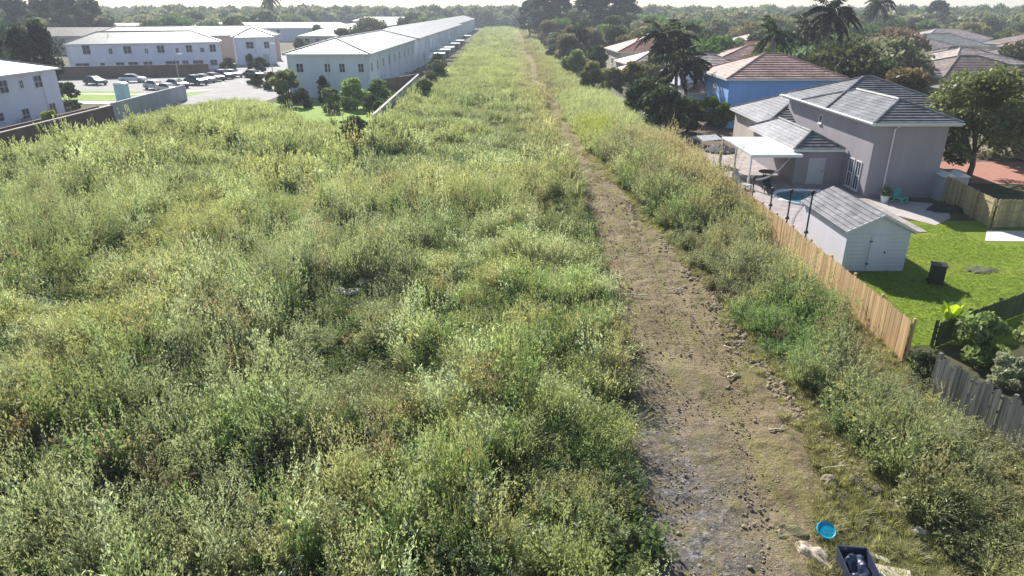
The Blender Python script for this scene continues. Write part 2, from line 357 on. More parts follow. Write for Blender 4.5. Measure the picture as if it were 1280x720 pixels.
def picket_fence(name, label, A, B, h, m, pw=.14, gap=.012, lean=.0, seedv=0, hvar=.03, posts=True):
    rr = random.Random(seedv)
    A = Vector((*A, 0)); B = Vector((*B, 0)); L = (B-A).length
    r = empty(name, A, math.atan2(B.y-A.y, B.x-A.x), label=label, cat='fence')
    b = MB(); x = 0
    while x < L-.02:
        hh = h+rr.uniform(-hvar, hvar); w = min(pw, L-x); t = rr.uniform(-lean, lean); yy = rr.uniform(0, .012)
        P = [(x, yy, .03), (x+w, yy, .03), (x+w+t, yy, hh-.04), (x+w*.5+t, yy, hh), (x+t, yy, hh-.04)]
        Q = [(p[0], p[1]+.02, p[2]) for p in P]; a = rr.random()
        b.face(P, a); b.face(Q[::-1], a)
        for i in range(5):
            j = (i+1) % 5; b.face([P[j], P[i], Q[i], Q[j]], a)
        x += pw+gap
    b.build('slat_panel', m, r)
    for z in (.35, h*.52, h-.3):
        MB().box(0, -.045, z, L, -.002, z+.09).build('rail', m, r)
    if posts:
        n = max(1, round(L/2.4))
        for i in range(n+1):
            x = L*i/n; MB().box(x-.05, -.145, 0, x+.05, -.047, h+.05).build('post', m, r)
    return r
# pickets face the corridor (-X): run from far to near so local -Y points into the yards
picket_fence('wooden_fence', 'tan cedar board fence running along the yards beside the dirt track', (15.0, 23.2), (14.9, 66), 1.8, M['cedar'], lean=.012, seedv=1, hvar=.035)
picket_fence('wooden_fence', 'weathered grey board fence with uneven slats, nearest at the right edge', (16.7, 12.5), (14.5, 20.6), 1.7, M['old_wood'], lean=.05, seedv=2, hvar=.12)
picket_fence('wooden_fence', 'short greenish fence dividing the lawn from the leafy neighbour garden', (24.9, 28.9), (16.9, 24.4), 1.15, M['hedge_wood'], seedv=3)
picket_fence('wooden_fence', 'yellowish board fence beside the white plastic garden shed', (30.3, 46.6), (29.6, 40.6), 1.8, M['yellow_wood'], seedv=4, pw=.3)
picket_fence('wooden_fence', 'yellowish board fence turning right beyond the lawn', (29.7, 40.5), (46, 41.8), 1.8, M['yellow_wood'], seedv=5, pw=.3)
picket_fence('wooden_fence', 'dark weathered fence running on behind the tall dry grass', (14.9, 66.2), (14.9, 110), 1.7, M['old_wood'], seedv=6, pw=.2)

# ------------------------------------------------------------------ buildings
def lerp(a, b, t): return tuple(a[i]+(b[i]-a[i])*t for i in range(3))
def courses(b, A, B, C, D, step, th):
    A, B, C, D = [Vector(p) for p in (A, B, C, D)]
    nrm = (B-A).cross(D-A).normalized()
    if nrm.z < 0: nrm = -nrm
    sl = max(((D-A)-(D-A).project(B-A)).length, .01); n = max(1, int(sl/step))
    for i in range(n):
        t0, t1 = i/n, (i+1)/n
        p0, p1, p2, p3 = A.lerp(D, t0), B.lerp(C, t0), B.lerp(C, t1), A.lerp(D, t1)
        a = random.random()
        b.face([p0+nrm*th, p1+nrm*th, p2, p3], a); b.face([p0, p1, p1+nrm*th, p0+nrm*th], a)
def hip_roof(b, x0, y0, x1, y1, z, s, step=.42, th=.06, gable=False, fasc=.2):
    w, d = x1-x0, y1-y0; ts = th*.3
    if w >= d:
        r = d/2; zt = z+r*s; i = 0 if gable else r
        R0, R1 = (x0+i, y0+r, zt), (x1-i, y0+r, zt)
        courses(b, (x0, y0, z), (x1, y0, z), R1, R0, step, th); courses(b, (x1, y1, z), (x0, y1, z), R0, R1, step, th)
        if not gable:
            courses(b, (x1, y0, z), (x1, y1, z), R1, R1, step, ts); courses(b, (x0, y1, z), (x0, y0, z), R0, R0, step, ts)
        hips = [(R0, R1)]+([] if gable else [((x0, y0, z), R0), ((x0, y1, z), R0), ((x1, y0, z), R1), ((x1, y1, z), R1)])
    else:
        r = w/2; zt = z+r*s; i = 0 if gable else r
        R0, R1 = (x0+r, y0+i, zt), (x0+r, y1-i, zt)
        courses(b, (x0, y1, z), (x0, y0, z), R0, R1, step, ts); courses(b, (x1, y0, z), (x1, y1, z), R1, R0, step, ts)
        if not gable:
            courses(b, (x0, y0, z), (x1, y0, z), R0, R0, step, th); courses(b, (x1, y1, z), (x0, y1, z), R1, R1, step, th)
        hips = [(R0, R1)]+([] if gable else [((x0, y0, z), R0), ((x1, y0, z), R0), ((x0, y1, z), R1), ((x1, y1, z), R1)])
    return hips, zt
def window_part(root, mtx, w, h, grid=1, frame='trim_white'):
    """window in plane y=0 of mtx, outward -Y"""
    t = .07; b = MB()
    for q in ((-w/2, 0, w/2, t), (-w/2, h-t, w/2, h), (-w/2, t, -w/2+t, h-t), (w/2-t, t, w/2, h-t)):
        b.box(q[0], -.06, q[1], q[2], -.004, q[3], M4=mtx)
    if grid:
        b.box(-.025, -.05, t, .025, -.004, h-t, M4=mtx); b.box(-w/2+t, -.045, h*.5-.02, -.027, -.004, h*.5+.02, M4=mtx); b.box(.027, -.045, h*.5-.02, w/2-t, -.004, h*.5+.02, M4=mtx)
    f = b.build('window', M[frame], root)
    MB().face([mtx @ Vector(p) for p in ((-w/2+t, -.02, t), (w/2-t, -.02, t), (w/2-t, -.02, h-t), (-w/2+t, -.02, h-t))]).build('pane', M['glass'], f)
    MB().box(-w/2-.05, -.12, -.07, w/2+.05, -.003, -.004, M4=mtx).build('sill', M['trim_white'], f)
def side_mtx(side, x0, y0, x1, y1, u, z):
    if side == 'f': return Matrix.Translation((u, y0, z))
    if side == 'r': return Matrix.Translation((x1, u, z)) @ Matrix.Rotation(math.pi/2, 4, 'Z')
    if side == 'l': return Matrix.Translation((x0, u, z)) @ Matrix.Rotation(-math.pi/2, 4, 'Z')
    return Matrix.Translation((u, y1, z)) @ Matrix.Rotation(math.pi, 4, 'Z')
def roof_parts(root, x0, y0, x1, y1, h, s, ov, roofm, step, th, gable=False, trim='trim_white', ridge=True):
    b = MB(); hips, zt = hip_roof(b, x0-ov, y0-ov, x1+ov, y1+ov, h+.02, s, step, th, gable)
    if gable:
        w, d = x1-x0, y1-y0
        g = .0
        if w < d:
            for y in (y0, y1):
                c = [(x0, y, h), (x1, y, h), ((x0+x1)/2, y, h+(x1-x0)/2*s)]
                b.face(c)
    rf = b.build('roof', roofm, root)
    f = MB(); z0, z1 = h-.16, h+.016
    X0, Y0, X1, Y1 = x0-ov, y0-ov, x1+ov, y1+ov
    f.box(X0, Y0, z0, X1, Y0+.05, z1); f.box(X0, Y1-.05, z0, X1, Y1, z1)
    f.box(X0, Y0+.052, z0, X0+.05, Y1-.052, z1); f.box(X1-.05, Y0+.052, z0, X1, Y1-.052, z1)
    f.face([(X0+.05, Y0+.05, h-.10), (X1-.05, Y0+.05, h-.10), (X1-.05, Y1-.05, h-.10), (X0+.05, Y1-.05, h-.10)])
    f.build('fascia', M[trim], rf)
    if ridge:
        for p, q in hips:
            MB().tube([Vector(p)+Vector((0, 0, .05)), Vector(q)+Vector((0, 0, .05))], .11, 6).build('ridge_cap', roofm, rf)
    return rf
def building(name, label, cat, cx, cyy, w, d, rot, h, wallm, roofm, s=.4, ov=.5, wins=(), doors=(), step=.42, th=.06, gable=False, group=None, ridge=True):
    r = empty(name, (cx, cyy, 0), rot, label=label, cat=cat, group=group)
    x0, y0, x1, y1 = -w/2, -d/2, w/2, d/2
    MB().box(x0, y0, 0, x1, y1, h-.11).build('wall', M[wallm], r)
    roof_parts(r, x0, y0, x1, y1, h, s, ov, M[roofm], step, th, gable, ridge=ridge)
    for (sd_, u, z, ww, hh) in wins: window_part(r, side_mtx(sd_, x0, y0, x1, y1, u, z), ww, hh)
    for (sd_, u, ww, hh) in doors:
        m4 = side_mtx(sd_, x0, y0, x1, y1, u, 0)
        dd = MB().box(-ww/2, -.07, .02, ww/2, -.004, hh, M4=m4).build('door', M['door_grey'], r)
        MB().box(ww/2-.16, -.12, 1.0, ww/2-.1, -.072, 1.12, M4=m4).build('handle', M['dark_metal'], dd)
    if cat == 'townhouse':
        for sd_, us in (('f', (x0+.25, 0, x1-.25)), ('r', tuple(np.arange(y0+.4, y1, 9.5)))):
            for u in us:
                m4 = side_mtx(sd_, x0, y0, x1, y1, u, 0); MB().tube([m4 @ Vector(p) for p in ((0, -ov+.1, h-.2), (0, -.08, h-.55), (0, -.08, .1))], .06, 6).build('downspout', M['trim_white'], r)
    return r
def vents(root, pts):
    for x, y, z in pts:
        MB().tube([(x, y, z-.3), (x, y, z+.45)], .07, 8).build('vent_pipe', M['trim_white'], root)

W = []
for y in (-19, -13, -7, -1, 5, 11, 17): W += [('r', y, 3.75, 1.5, 1.45)]
for y in (-16, -10, -4, 2, 8, 14): W += [('r', y, 3.95, .7, 1.0)]
for y in (-18, -14.5, -8, -3, 3, 9): W += [('r', y, .9, 1.7, 1.0)]
for y in (16.5, 11.5): W += [('r', y+2, .3, 1.3, 1.5)]
t = building('townhouse', 'nearest white two storey townhouse at the left edge with pale hip roof', 'townhouse', -62.8, 68, 12, 41.5, 0, 5.7, 'stucco_white', 'tile_white', s=.28, wins=W)
vents(t, [(3, 14, 7.2), (1.5, 6, 7.4)])
# back row facing the court
A_ = Vector((-92, 149, 0)); B_ = Vector((-64.8, 160.5, 0)); mid = (A_+B_)/2; ang = math.atan2(B_.y-A_.y, B_.x-A_.x); L_ = (B_-A_).length
off = Vector((-math.sin(ang), math.cos(ang), 0))*5.5
W = [('f', u, 3.6, w_, h_) for u, w_, h_ in ((-11.2, 1.5, 1.9), (-6.8, .8, 1.2), (-3.6, 1.6, 1.6), (0, .7, 1), (2.8, 1.5, 1.6), (6, .7, 1), (8.4, 1.3, 1.6), (11, .9, 1), (13.2, 1.4, 1.6))]
W += [('f', u, .8, w_, 1.2) for u, w_ in ((-12.5, 2.6), (-8.8, .9), (-5.5, 1.6), (-3, 2), (-.2, 1.8), (4.6, 2.8), (7.2, 1.3), (9.8, 2.2), (13, 1.5))]
t = building('townhouse', 'white back townhouse behind the brown wall and parked cars, with nine upper windows', 'townhouse', mid.x+off.x, mid.y+off.y, L_, 11, ang, 5.7, 'stucco_white', 'tile_white', s=.36, wins=W)
vents(t, [(-7, -2, 7.2), (4, -2.5, 7.0)])
t = building('townhouse', 'wide pale roofed townhouse standing behind the back row', 'townhouse', -84, 188, 44, 12, ang, 6.2, 'stucco_peach', 'tile_pink', s=.32, wins=[('f', u, 3.8, 1.6, 1.6) for u in range(-18, 22, 6)])
t = building('townhouse', 'townhouse end with arched white entry bay beside the street', 'townhouse', -63.5, 178, 9, 10, ang, 6.2, 'stucco_white', 'tile_white', s=.4, wins=[('f', -1.2, 3.6, 1.8, 1.6), ('f', 2.6, 3.6, 1.2, 1.6), ('f', -2, .6, 1.4, 1.6)], doors=[('f', 2.2, 1.3, 2.3)])
bb = MB(); ring = [(-1.2+1.25*math.cos(a), 5.35+.75*math.sin(a)) for a in np.linspace(0, math.pi, 9)]
bb.face([(x, -5.06, z) for x, z in ring]); bb.build('arch_trim', M['trim_white'], t)
# long central row, three buildings end to end
W = [('f', u, 3.7, w_, 1.3) for u, w_ in ((-4.2, 1.1), (-.1, .9), (2.1, .9), (4.9, .9))]
W += [('r', y, 3.6, 1.1, 1.4) for y in (-24, -19, -14, -8, -2, 4, 10, 16, 22)]
t = building('townhouse', 'near end of the long central townhouse row with a hip end facing the field', 'townhouse', -27.4, 133, 12, 53, 0, 6.3, 'stucco_white', 'tile_white', s=.30, wins=W, doors=[('l', -24, 1.1, 2.1)])
vents(t, [(-2.5, -21, 7.1), (2.8, -22.5, 6.8), (-1, -10, 7.6)])
MB().box(-8.4, -25.5, 2.55, -6.0, -19, 2.75).build('porch_roof', M['metal_white'], t)
for y in (-25.2, -19.3): MB().box(-8.3, y-.08, 0, -8.14, y+.08, 2.547).build('porch_post', M['trim_white'], t)
W = [('r', y, 3.6, 1.1, 1.4) for y in range(-64, 66, 8)]
t = building('townhouse', 'middle building of the long central townhouse row, set slightly forward', 'townhouse', -27.8, 232, 13.6, 138, 0, 6.4, 'stucco_white', 'tile_white', s=.30, wins=W, ridge=False)
W = [('r', y, 3.6, 1.1, 1.4) for y in range(-70, 71, 14)]
t = building('townhouse', 'farthest building of the long central townhouse row', 'townhouse', -29.8, 382, 12.5, 156, 0, 6.4, 'stucco_white', 'tile_white', s=.30, wins=W, ridge=False)
# further parallel rows
for (x, y, w, d, lb, rm) in ((-62, 330, 12, 150, 'white roofed row house behind the dark brown tree clump', 'tile_white'), (-95, 300, 60, 12, 'wide white roofed row house across the street behind the back townhouses', 'tile_white'),
                         (-66, 470, 70, 14, 'distant low white roof near the horizon left of the grass corridor', 'tile_white'), (-130, 215, 48, 13, 'grey brown roofed house row behind the leftmost dark trees', 'tile_brown'),
                         (-112, 243, 14, 10, 'small house with a white gable behind the back townhouse', 'tile_white'), (-104, 118, 14, 22, 'white townhouse half hidden by the three dark ragged trees', 'tile_pink'),
                         (-150, 280, 60, 13, 'long pinkish roof far left below the tree line', 'tile_pink'), (-56, 215, 10, 12, 'small tan building left of the brown tree clump', 'tile_brown')):
    building('house', lb, 'house', x, y, w, d, 0 if d > w else .12, 5.2, 'stucco_cream' if rm != 'tile_white' else 'stucco_white', rm, s=.3, wins=[('f', u, 3.3, 1.4, 1.3) for u in (-w*.3, 0, w*.3)], ridge=False)
for i, (x, y, lb) in enumerate(((-20.6, 118, 'nearest grey air conditioner box against the long townhouse flank'), (-20.6, 128, 'second grey air conditioner box along the long townhouse flank'), (-20.6, 140, 'third grey air conditioner box along the long townhouse flank'), (-55.9, 80, 'grey air conditioner box under the windows of the nearest left townhouse'))):
    r = empty('air_conditioner', (x, y, .02), label=lb, cat='air conditioner', group='air conditioner boxes by the townhouses')
    MB().box(-.42, -.42, 0, .42, .42, .9).build('housing', M['concrete'], r, bevel=.03); MB().tube([(0, 0, .903), (0, 0, .95)], .33, 14).build('fan_grille', M['dark_metal'], r)
# patio covers behind the central row
for i, (y, w, lb) in enumerate(((172, 4.5, 'nearest'), (188, 5.5, 'second'), (200, 6, 'third'), (222, 5, 'fourth'), (243, 6, 'fifth'), (285, 6.5, 'farthest'))):
    r = empty('patio_cover', (-18.2, y, 0), 0, label=f'{lb} white flat patio cover along the right flank of the long townhouse row', cat='patio cover', group='patio covers along the townhouse row')
    MB().box(-2.4, -w/2, 2.55, 2.2, w/2, 2.7).build('roof_panel', M['metal_white'], r)
    for yy in (-w/2+.1, w/2-.1): MB().box(2.0, yy-.06, 0, 2.12, yy+.06, 2.547).build('post', M['trim_white'], r)
r = empty('garden_tent', (-17.9, 163, 0), label='white pyramid garden tent near the end of the pale wall', cat='tent')
b = MB(); apex = (0, 0, 3.3); c4 = [(-1.6, -1.6, 2.2), (1.6, -1.6, 2.2), (1.6, 1.6, 2.2), (-1.6, 1.6, 2.2)]
for i in range(4): b.face([c4[i], c4[(i+1) % 4], apex])
b.build('canopy', M['metal_white'], r)
for x, y, z in c4: MB().tube([(x*.97, y*.97, 0), (x*.97, y*.97, 2.19)], .04, 6).build('leg', M['trim_white'], r)

# ---- the main house by the pool
H = empty('house', (25.2, 47.8, 0), label='grey two storey house with tiled hip roof beside the pool', cat='house')
MB().box(0, 0, 0, 5.0, 8.3, 5.15).build('wall', M['stucco_lilac'], H)
MB().box(.0, 8.302, 0, 9.0, 16, 5.15).build('wall', M['stucco_lilac'], H)
roof_parts(H, .02, .0, 5.0, 11.5, 5.3, .40, .55, M['tile_grey'], .36, .10)
roof_parts(H, 0, 7.6, 9.2, 16, 5.31, .40, .55, M['tile_grey'], .36, .10)
for (u, z, w, h) in ((8.9, 3.9, .6, .7),): window_part(H, side_mtx('l', 0, 0, 5, 8, u, z), w, h, 0)
for u in (1.4, 2.5): window_part(H, side_mtx('l', 0, 0, 5, 8, u, .25), .8, 2.1, 1)
MB().tube([(1.35, -.45, 5.1), (1.25, -.08, 4.9), (1.25, -.08, .1)], .055, 8).build('downspout', M['trim_white'], H)
MB().tube([(-.6, -.62, 5.3), (5.6, -.62, 5.3)], .07, 8).build('gutter', M['trim_white'], H)
MB().tube([(-.62, -.6, 5.3), (-.62, 16.5, 5.3)], .07, 8).build('gutter', M['trim_white'], H)
# single storey wing towards the pool
MB().box(-3.6, 4.0, 0, -.003, 14.0, 2.6).build('wall', M['stucco_lilac'], H)
roof_parts(H, -3.6, 4.0, -.55, 14.0, 2.75, .52, .4, M['tile_grey'], .34, .09)
dd = MB().box(-2.6, 3.93, .05, -1.3, 3.996, 2.05).build('door', M['door_grey'], H)
MB().box(-1.5, 3.90, 1.0, -1.42, 3.928, 1.12).build('handle', M['dark_metal'], dd)
MB().box(-2.2, 14.2, 0, -.003, 24.0, 2.9).build('wall', M['stucco_cream'], H)
roof_parts(H, -2.2, 14.2, 4.0, 24.0, 3.05, .45, .5, M['tile_grey'], .36, .10)
# flat white patio roof
r = empty('patio_cover', (19.6, 54.2, 0), label='bright white flat patio roof over the shaded terrace beside the pool house wing', cat='patio cover')
b = MB()
for k in range(16): b.box(-1.9+k*.2406, -3.7, 2.45, -1.9+k*.2406+.225, 3.9, 2.56)
b.box(-1.89, -3.69, 2.43, 1.94, 3.89, 2.448); b.build('roof_panel', M['metal_white'], r)
for x in (-1.8,):
    for y in (-3.6, 0, 3.7): MB().box(x-.06, y-.06, .05, x+.06, y+.06, 2.447).build('post', M['trim_white'], r)
MB().box(-1.9, -3.78, 2.36, 1.95, -3.703, 2.56).build('gutter', M['trim_white'], r)
# shed
S = empty('garden_shed', (18.6, 35.75, 0), label='white garden shed with grey tiled gable roof behind the cedar fence', cat='shed')
MB().box(-1.6, -2.75, 0, 1.6, 2.75, 2.2).build('wall', M['shed_white'], S)
for y in (-2.75, 2.75): MB().face([(-1.6, y, 2.203), (1.6, y, 2.203), (0, y, 2.98)]).build('gable', M['shed_white'], S)
b = MB(); courses(b, (-1.8, 2.95, 2.16), (-1.8, -2.95, 2.16), (0, -2.95, 3.06), (0, 2.95, 3.06), .28, .06)
courses(b, (1.8, -2.95, 2.16), (1.8, 2.95, 2.16), (0, 2.95, 3.06), (0, -2.95, 3.06), .28, .06)
rf = b.build('roof', M['tile_grey'], S)
f = MB()
for y in (-2.97, 2.93):
    for sx in (-1, 1):
        f.face([(sx*1.82, y, 2.08), (sx*1.82, y, 2.2), (0, y, 3.1), (0, y, 2.98)]); f.face([(sx*1.82, y+.03, 2.08), (sx*1.82, y+.03, 2.2), (0, y+.03, 3.1), (0, y+.03, 2.98)])
        f.face([(sx*1.82, y, 2.2), (sx*1.82, y+.03, 2.2), (0, y+.03, 3.1), (0, y, 3.1)])
f.build('rake_board', M['trim_white'], rf)
MB().box(1.70, -2.9, 2.05, 1.80, 2.9, 2.15).build('gutter', M['trim_white'], rf)
for z in np.arange(.25, 2.1, .22): MB().box(-1.605, -2.757, z, 1.605, -2.752, z+.012).build('siding_joint', M['door_grey'], S)
for z in (.4, 1.6): MB().box(-.42, -2.82, z, -.28, -2.80, z+.06).build('hinge', M['dark_metal'], S)
dd = MB().box(-.35, -2.80, .05, .55, -2.760, 1.95).build('door', M['shed_white'], S)
MB().box(.40, -2.84, 1.0, .46, -2.803, 1.1).build('handle', M['dark_metal'], dd)
# pool
def water_mat():
    m, ns, ls, b = mat('pool_water'); b.inputs["Base Color"].default_value = (.02, .20, .24, 1); b.inputs["Roughness"].default_value = .06
    tc = N(ns, "ShaderNodeTexCoord"); n = N(ns, "ShaderNodeTexNoise", Scale=2.5, Detail=3.0); ls.new(tc.outputs["Object"], n.inputs[0])
    bp = N(ns, "ShaderNodeBump", Strength=.25, Distance=.05); ls.new(n.outputs[0], bp.inputs["Height"]); ls.new(bp.outputs[0], b.inputs["Normal"]); return m
M['water'] = water_mat()
pool = []
for k in range(28):
    a = 2*math.pi*k/28; pool.append((21.3+2.7*math.cos(a)+.3*math.cos(2*a), 47.6+2.1*math.sin(a)))
sheet('pool_water', pool, .062, M['water'])
P = empty('pool_coping', (21.3, 47.6, 0), label='pale rounded coping around the teal swimming pool', cat='pool edge')
MB().tube([(x-21.3, y-47.6, .07) for x, y in pool+[pool[0]]], .13, 6).build('coping_ring', M['trim_white'], P)

# ---- blue house and its neighbours
W = [('f', 3.0, 3.3, 1.2, 1.2), ('l', 0, 3.4, 1.0, 1.1)]
building('house', 'bright blue two storey house with a striped terracotta hip roof', 'house', 30.2, 83.5, 12.4, 10.5, 0, 5.4, 'stucco_blue', 'tile_terra', s=.40, wins=W, step=.55, th=.09)
HS = [ # x, y, w, d, rot, h, wall, roof, label
 (27.5, 101, 9, 8, .0, 5.0, 'stucco_white', 'tile_pink', 'white house half hidden left of the blue house with dusty pink roof'),
 (24.2, 90, 5, 5, .0, 2.9, 'stucco_white', 'tile_terra', 'low white outbuilding with terracotta roof left of the blue house'),
 (29.5, 158, 15, 16, .05, 4.2, 'stucco_cream', 'tile_red', 'house with a dark red tiled roof beyond the palms'),
 (28, 139, 13, 12, .1, 2.9, 'stucco_cream', 'tile_pink', 'low house with pale grey roof in front of the red roofed house'),
 (22.5, 126, 7, 5, .2, 2.6, 'stucco_cream', 'tile_pink', 'small pale annex roof beside the tall grass'),
 (44, 130, 13, 10, -.15, 4.4, 'stucco_cream', 'tile_terra', 'house with long sloping tan roof right of the palm pair'),
 (52, 158, 16, 11, -.2, 3.8, 'stucco_peach', 'tile_red', 'reddish roofed house deep among the grey green trees'),
 (66, 104, 15, 12, .1, 3.8, 'stucco_cream', 'tile_brown', 'brown roofed house behind the grey house and the palms'),
 (79, 128, 16, 13, .0, 3.6, 'stucco_cream', 'tile_brown', 'wide brown roofed house right of the tall palms'),
 (91, 160, 14, 12, .15, 4.0, 'stucco_white', 'tile_pink', 'house with pinkish white roof in the right background'),
 (104, 178, 18, 12, -.1, 4.4, 'stucco_cream', 'tile_white', 'house with cream coloured roof in the right background'),
 (106, 142, 20, 14, .05, 3.8, 'stucco_peach', 'tile_brown', 'broad dull brown roof at the right edge of the suburb'),
 (88, 112, 15, 12, -.05, 3.6, 'stucco_cream', 'tile_brown', 'dull brown roofed house above the big olive tree'),
 (138, 190, 20, 13, .1, 4.0, 'stucco_cream', 'tile_brown', 'dusty brown roof near the far right edge'),
 (72, 205, 18, 13, .1, 4.0, 'stucco_cream', 'tile_pink', 'far pale roof between the two tall palms'),
 (45, 222, 16, 12, .1, 4.0, 'stucco_cream', 'tile_brown', 'far brown roof beyond the red roofed house'),
 (150, 260, 24, 14, .1, 4.4, 'stucco_cream', 'tile_pink', 'very far pale roof on the right near the horizon'),
 (105, 280, 22, 14, .1, 4.4, 'stucco_cream', 'tile_brown', 'very far brown roof under the tree line on the right'),
 (74, 118, 13, 11, .2, 4.4, 'stucco_cream', 'tile_pink', 'dusty pale roofed house right of the tallest palm'),
 (60, 84, 13, 10, .1, 3.6, 'stucco_cream', 'tile_brown', 'dark brown roofed house just above the grey house roof'),
 (112, 126, 16, 12, -.1, 4.4, 'stucco_peach', 'tile_terra', 'tan terracotta roofed house at the far right'),
 (122, 162, 18, 12, .15, 4.6, 'stucco_cream', 'tile_terra', 'long tan roof near the right picture edge'),
 (124, 208, 18, 12, .0, 4.8, 'stucco_white', 'tile_pink', 'far pale roof under the hazy bluish tree'),
 (96, 205, 16, 12, .1, 4.6, 'stucco_cream', 'tile_terra', 'far tan roof left of the hazy bluish tree'),
 (68, 150, 15, 11, .0, 4.6, 'stucco_cream', 'tile_terra', 'tan roof seen between the palm trunks'),
 (52, 66, 13, 11, .05, 3.2, 'stucco_cream', 'tile_brown', 'low brown roofed house hidden behind the olive tree'),
]
for x, y, w, d, rt, h, wm, rm, lb in HS:
    building('house', lb, 'house', x, y, w, d, rt, h, wm, rm, s=.36, wins=[('f', -w*.27, h*.3, 1.5, 1.2), ('f', w*.2, h*.3, 1.5, 1.2), ('l', 0, h*.3, 1.4, 1.2)], step=.5, th=.07)

# ------------------------------------------------------------------ trees
def crown_pts(rg, n, R, Hc, z0, lobes, low=.25, lf=(.27, .48)):
    """leaf centres on the shells of uneven lobes"""
    L = []
    for i in range(lobes):
        a = rg.uniform(0, 2*math.pi); t = rg.uniform(0, 1)
        rr = R*(.30+.5*rg.random())*math.sqrt(max(.05, 1-(2*t-.85)**2*.8))
        L.append((rr*math.cos(a), rr*math.sin(a), z0+Hc*(low+t*(1-low))*.86, R*rg.uniform(*lf)))
    C = []; V = []
    for i in range(n):
        l = L[int(rg.integers(len(L)))]; d = rg.normal(size=3); d /= np.linalg.norm(d); 
        r = l[3]*rg.uniform(.55, 1.12)
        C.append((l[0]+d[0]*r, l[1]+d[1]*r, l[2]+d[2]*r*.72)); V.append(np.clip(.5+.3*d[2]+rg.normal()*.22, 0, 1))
    return np.array(C), np.array(V), L
def make_tree(name, seed, R, Hh, z0, lobes, nleaf, lsz, trunk_r=.22, low=.25, color=(.06, .09, .03), bark='bark', lf=(.27, .48)):
    rg = np.random.default_rng(seed)
    C, V, L = crown_pts(rg, nleaf, R, Hh-z0, z0, lobes, low, lf)
    root = empty(name, (0, 0, 0)); 
    b = MB(); b.tube([(0, 0, -.1), (.05*R, 0, z0*.6), (0, .04*R, z0+.25*(Hh-z0))], [trunk_r*1.3, trunk_r, trunk_r*.6], 8)
    for l in L[:min(9, len(L))]:
        s = Vector((0, 0, z0*.75+.1*Hh*rg.random())); e = Vector(l[:3]); m_ = s.lerp(e, .5)+Vector((0, 0, .08*Hh))
        b.tube([s, m_, e], [trunk_r*.5, trunk_r*.3, trunk_r*.12], 6)
    b.build('trunk', M[bark], root, smooth=True)
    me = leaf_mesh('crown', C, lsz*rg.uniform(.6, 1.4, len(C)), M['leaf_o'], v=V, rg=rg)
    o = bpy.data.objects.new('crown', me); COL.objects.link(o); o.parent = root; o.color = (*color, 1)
    return root
def make_palm(name, seed, Hh, fl, nf, droop=1.0, color=(.045, .07, .03), tr=.2, lean=(0, 0)):
    rg = np.random.default_rng(seed); root = empty(name, (0, 0, 0))
    top = Vector((lean[0], lean[1], Hh))
    MB().tube([(0, 0, -.1), top*.33+Vector((-.1*lean[0], 0, 0)), top*.66, top], [tr*1.4, tr, tr*.9, tr*.75], 9).build('trunk', M['palm_bark'], root, smooth=True)
    C = []; D = []; V = []; b = MB()
    for i in range(nf):
        az = i*2.399+rg.uniform(-.2, .2); el = math.radians(rg.uniform(-30, 75)); L = fl*rg.uniform(.85, 1.1)
        p = top.copy(); d = Vector((math.cos(az)*math.cos(el), math.sin(az)*math.cos(el), math.sin(el)))
        seg = 9; pts = [p.copy()]
        for k in range(seg):
            d = (d+Vector((0, 0, -.20*droop))).normalized(); p = p+d*L/seg; pts.append(p.copy())
        b.tube(pts, [.035]*len(pts), 4)
        for k in range(len(pts)-1):
            dd = (pts[k+1]-pts[k]).normalized(); sd_ = dd.cross(Vector((0, 0, 1))).normalized()
            for j in range(5):
                q = pts[k].lerp(pts[k+1], (j+.5)/5)
                wl_ = fl*.19*math.sin(math.pi*min(1, (k+.6)/seg*.9+.08))
                for s in (-1, 1):
                    ld = (sd_*s+dd*.5+Vector((0, 0, -.75+.3*rg.normal()))).normalized()
                    C.append(tuple(q+ld*wl_*.5)); D.append((*ld, wl_)); V.append(rg.random())
    D = np.array(D); C = np.array(C); n = len(C); ld = D[:, :3]; ln = D[:, 3:4]
    side = np.cross(ld, rg.normal(size=(n, 3))); side /= np.linalg.norm(side, axis=1, keepdims=True); w = .055+ln*.03
    Vx = np.stack([C-ld*ln*.5, C+side*w, C+ld*ln*.5, C-side*w], 1).reshape(-1, 3)
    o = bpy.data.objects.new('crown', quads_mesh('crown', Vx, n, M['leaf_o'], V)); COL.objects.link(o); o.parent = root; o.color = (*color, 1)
    fr = b.build('frond_ribs', M['leaf_o'], root); fr.color = (*color, 1)
    return root
protos = {}
def place(kind, x, y, s=1.0, rz=None, color=None, sz=None, **k):
    f = protos[kind]; first = not f[1]
    o = f[0] if first else copy_tree(f[0])
    f[1] = True; o.location = (x, y, 0); o.rotation_euler = (0, 0, random.uniform(0, 6.28) if rz is None else rz)
    o.scale = (s, s, sz or s)
    if color:
        for ch in o.children:
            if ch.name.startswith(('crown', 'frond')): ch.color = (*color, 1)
    for q in ('label', 'category', 'group'):
        if q in o: del o[q]
    tag(o, **k); return o
def reg(k, root): protos[k] = [root, False]
reg('round1', make_tree('broadleaf_tree', 11, 3.2, 6.0, .9, 15, 4200, .34))
reg('round2', make_tree('broadleaf_tree', 12, 3.8, 7.4, 1.0, 20, 5000, .38, low=.15))
reg('round3', make_tree('broadleaf_tree', 13, 2.8, 5.0, .5, 14, 3800, .30, low=.05))
reg('wide', make_tree('spreading_tree', 14, 5.2, 7.3, 1.8, 26, 6000, .40, .3))
reg('tall', make_tree('casuarina_tree', 15, 5.0, 21, 3.0, 30, 6000, .55, .35, low=.05))
reg('cypress', make_tree('ragged_conifer', 16, 1.7, 9.5, .8, 26, 5200, .26, .2, low=.0, lf=(.5, .85)))
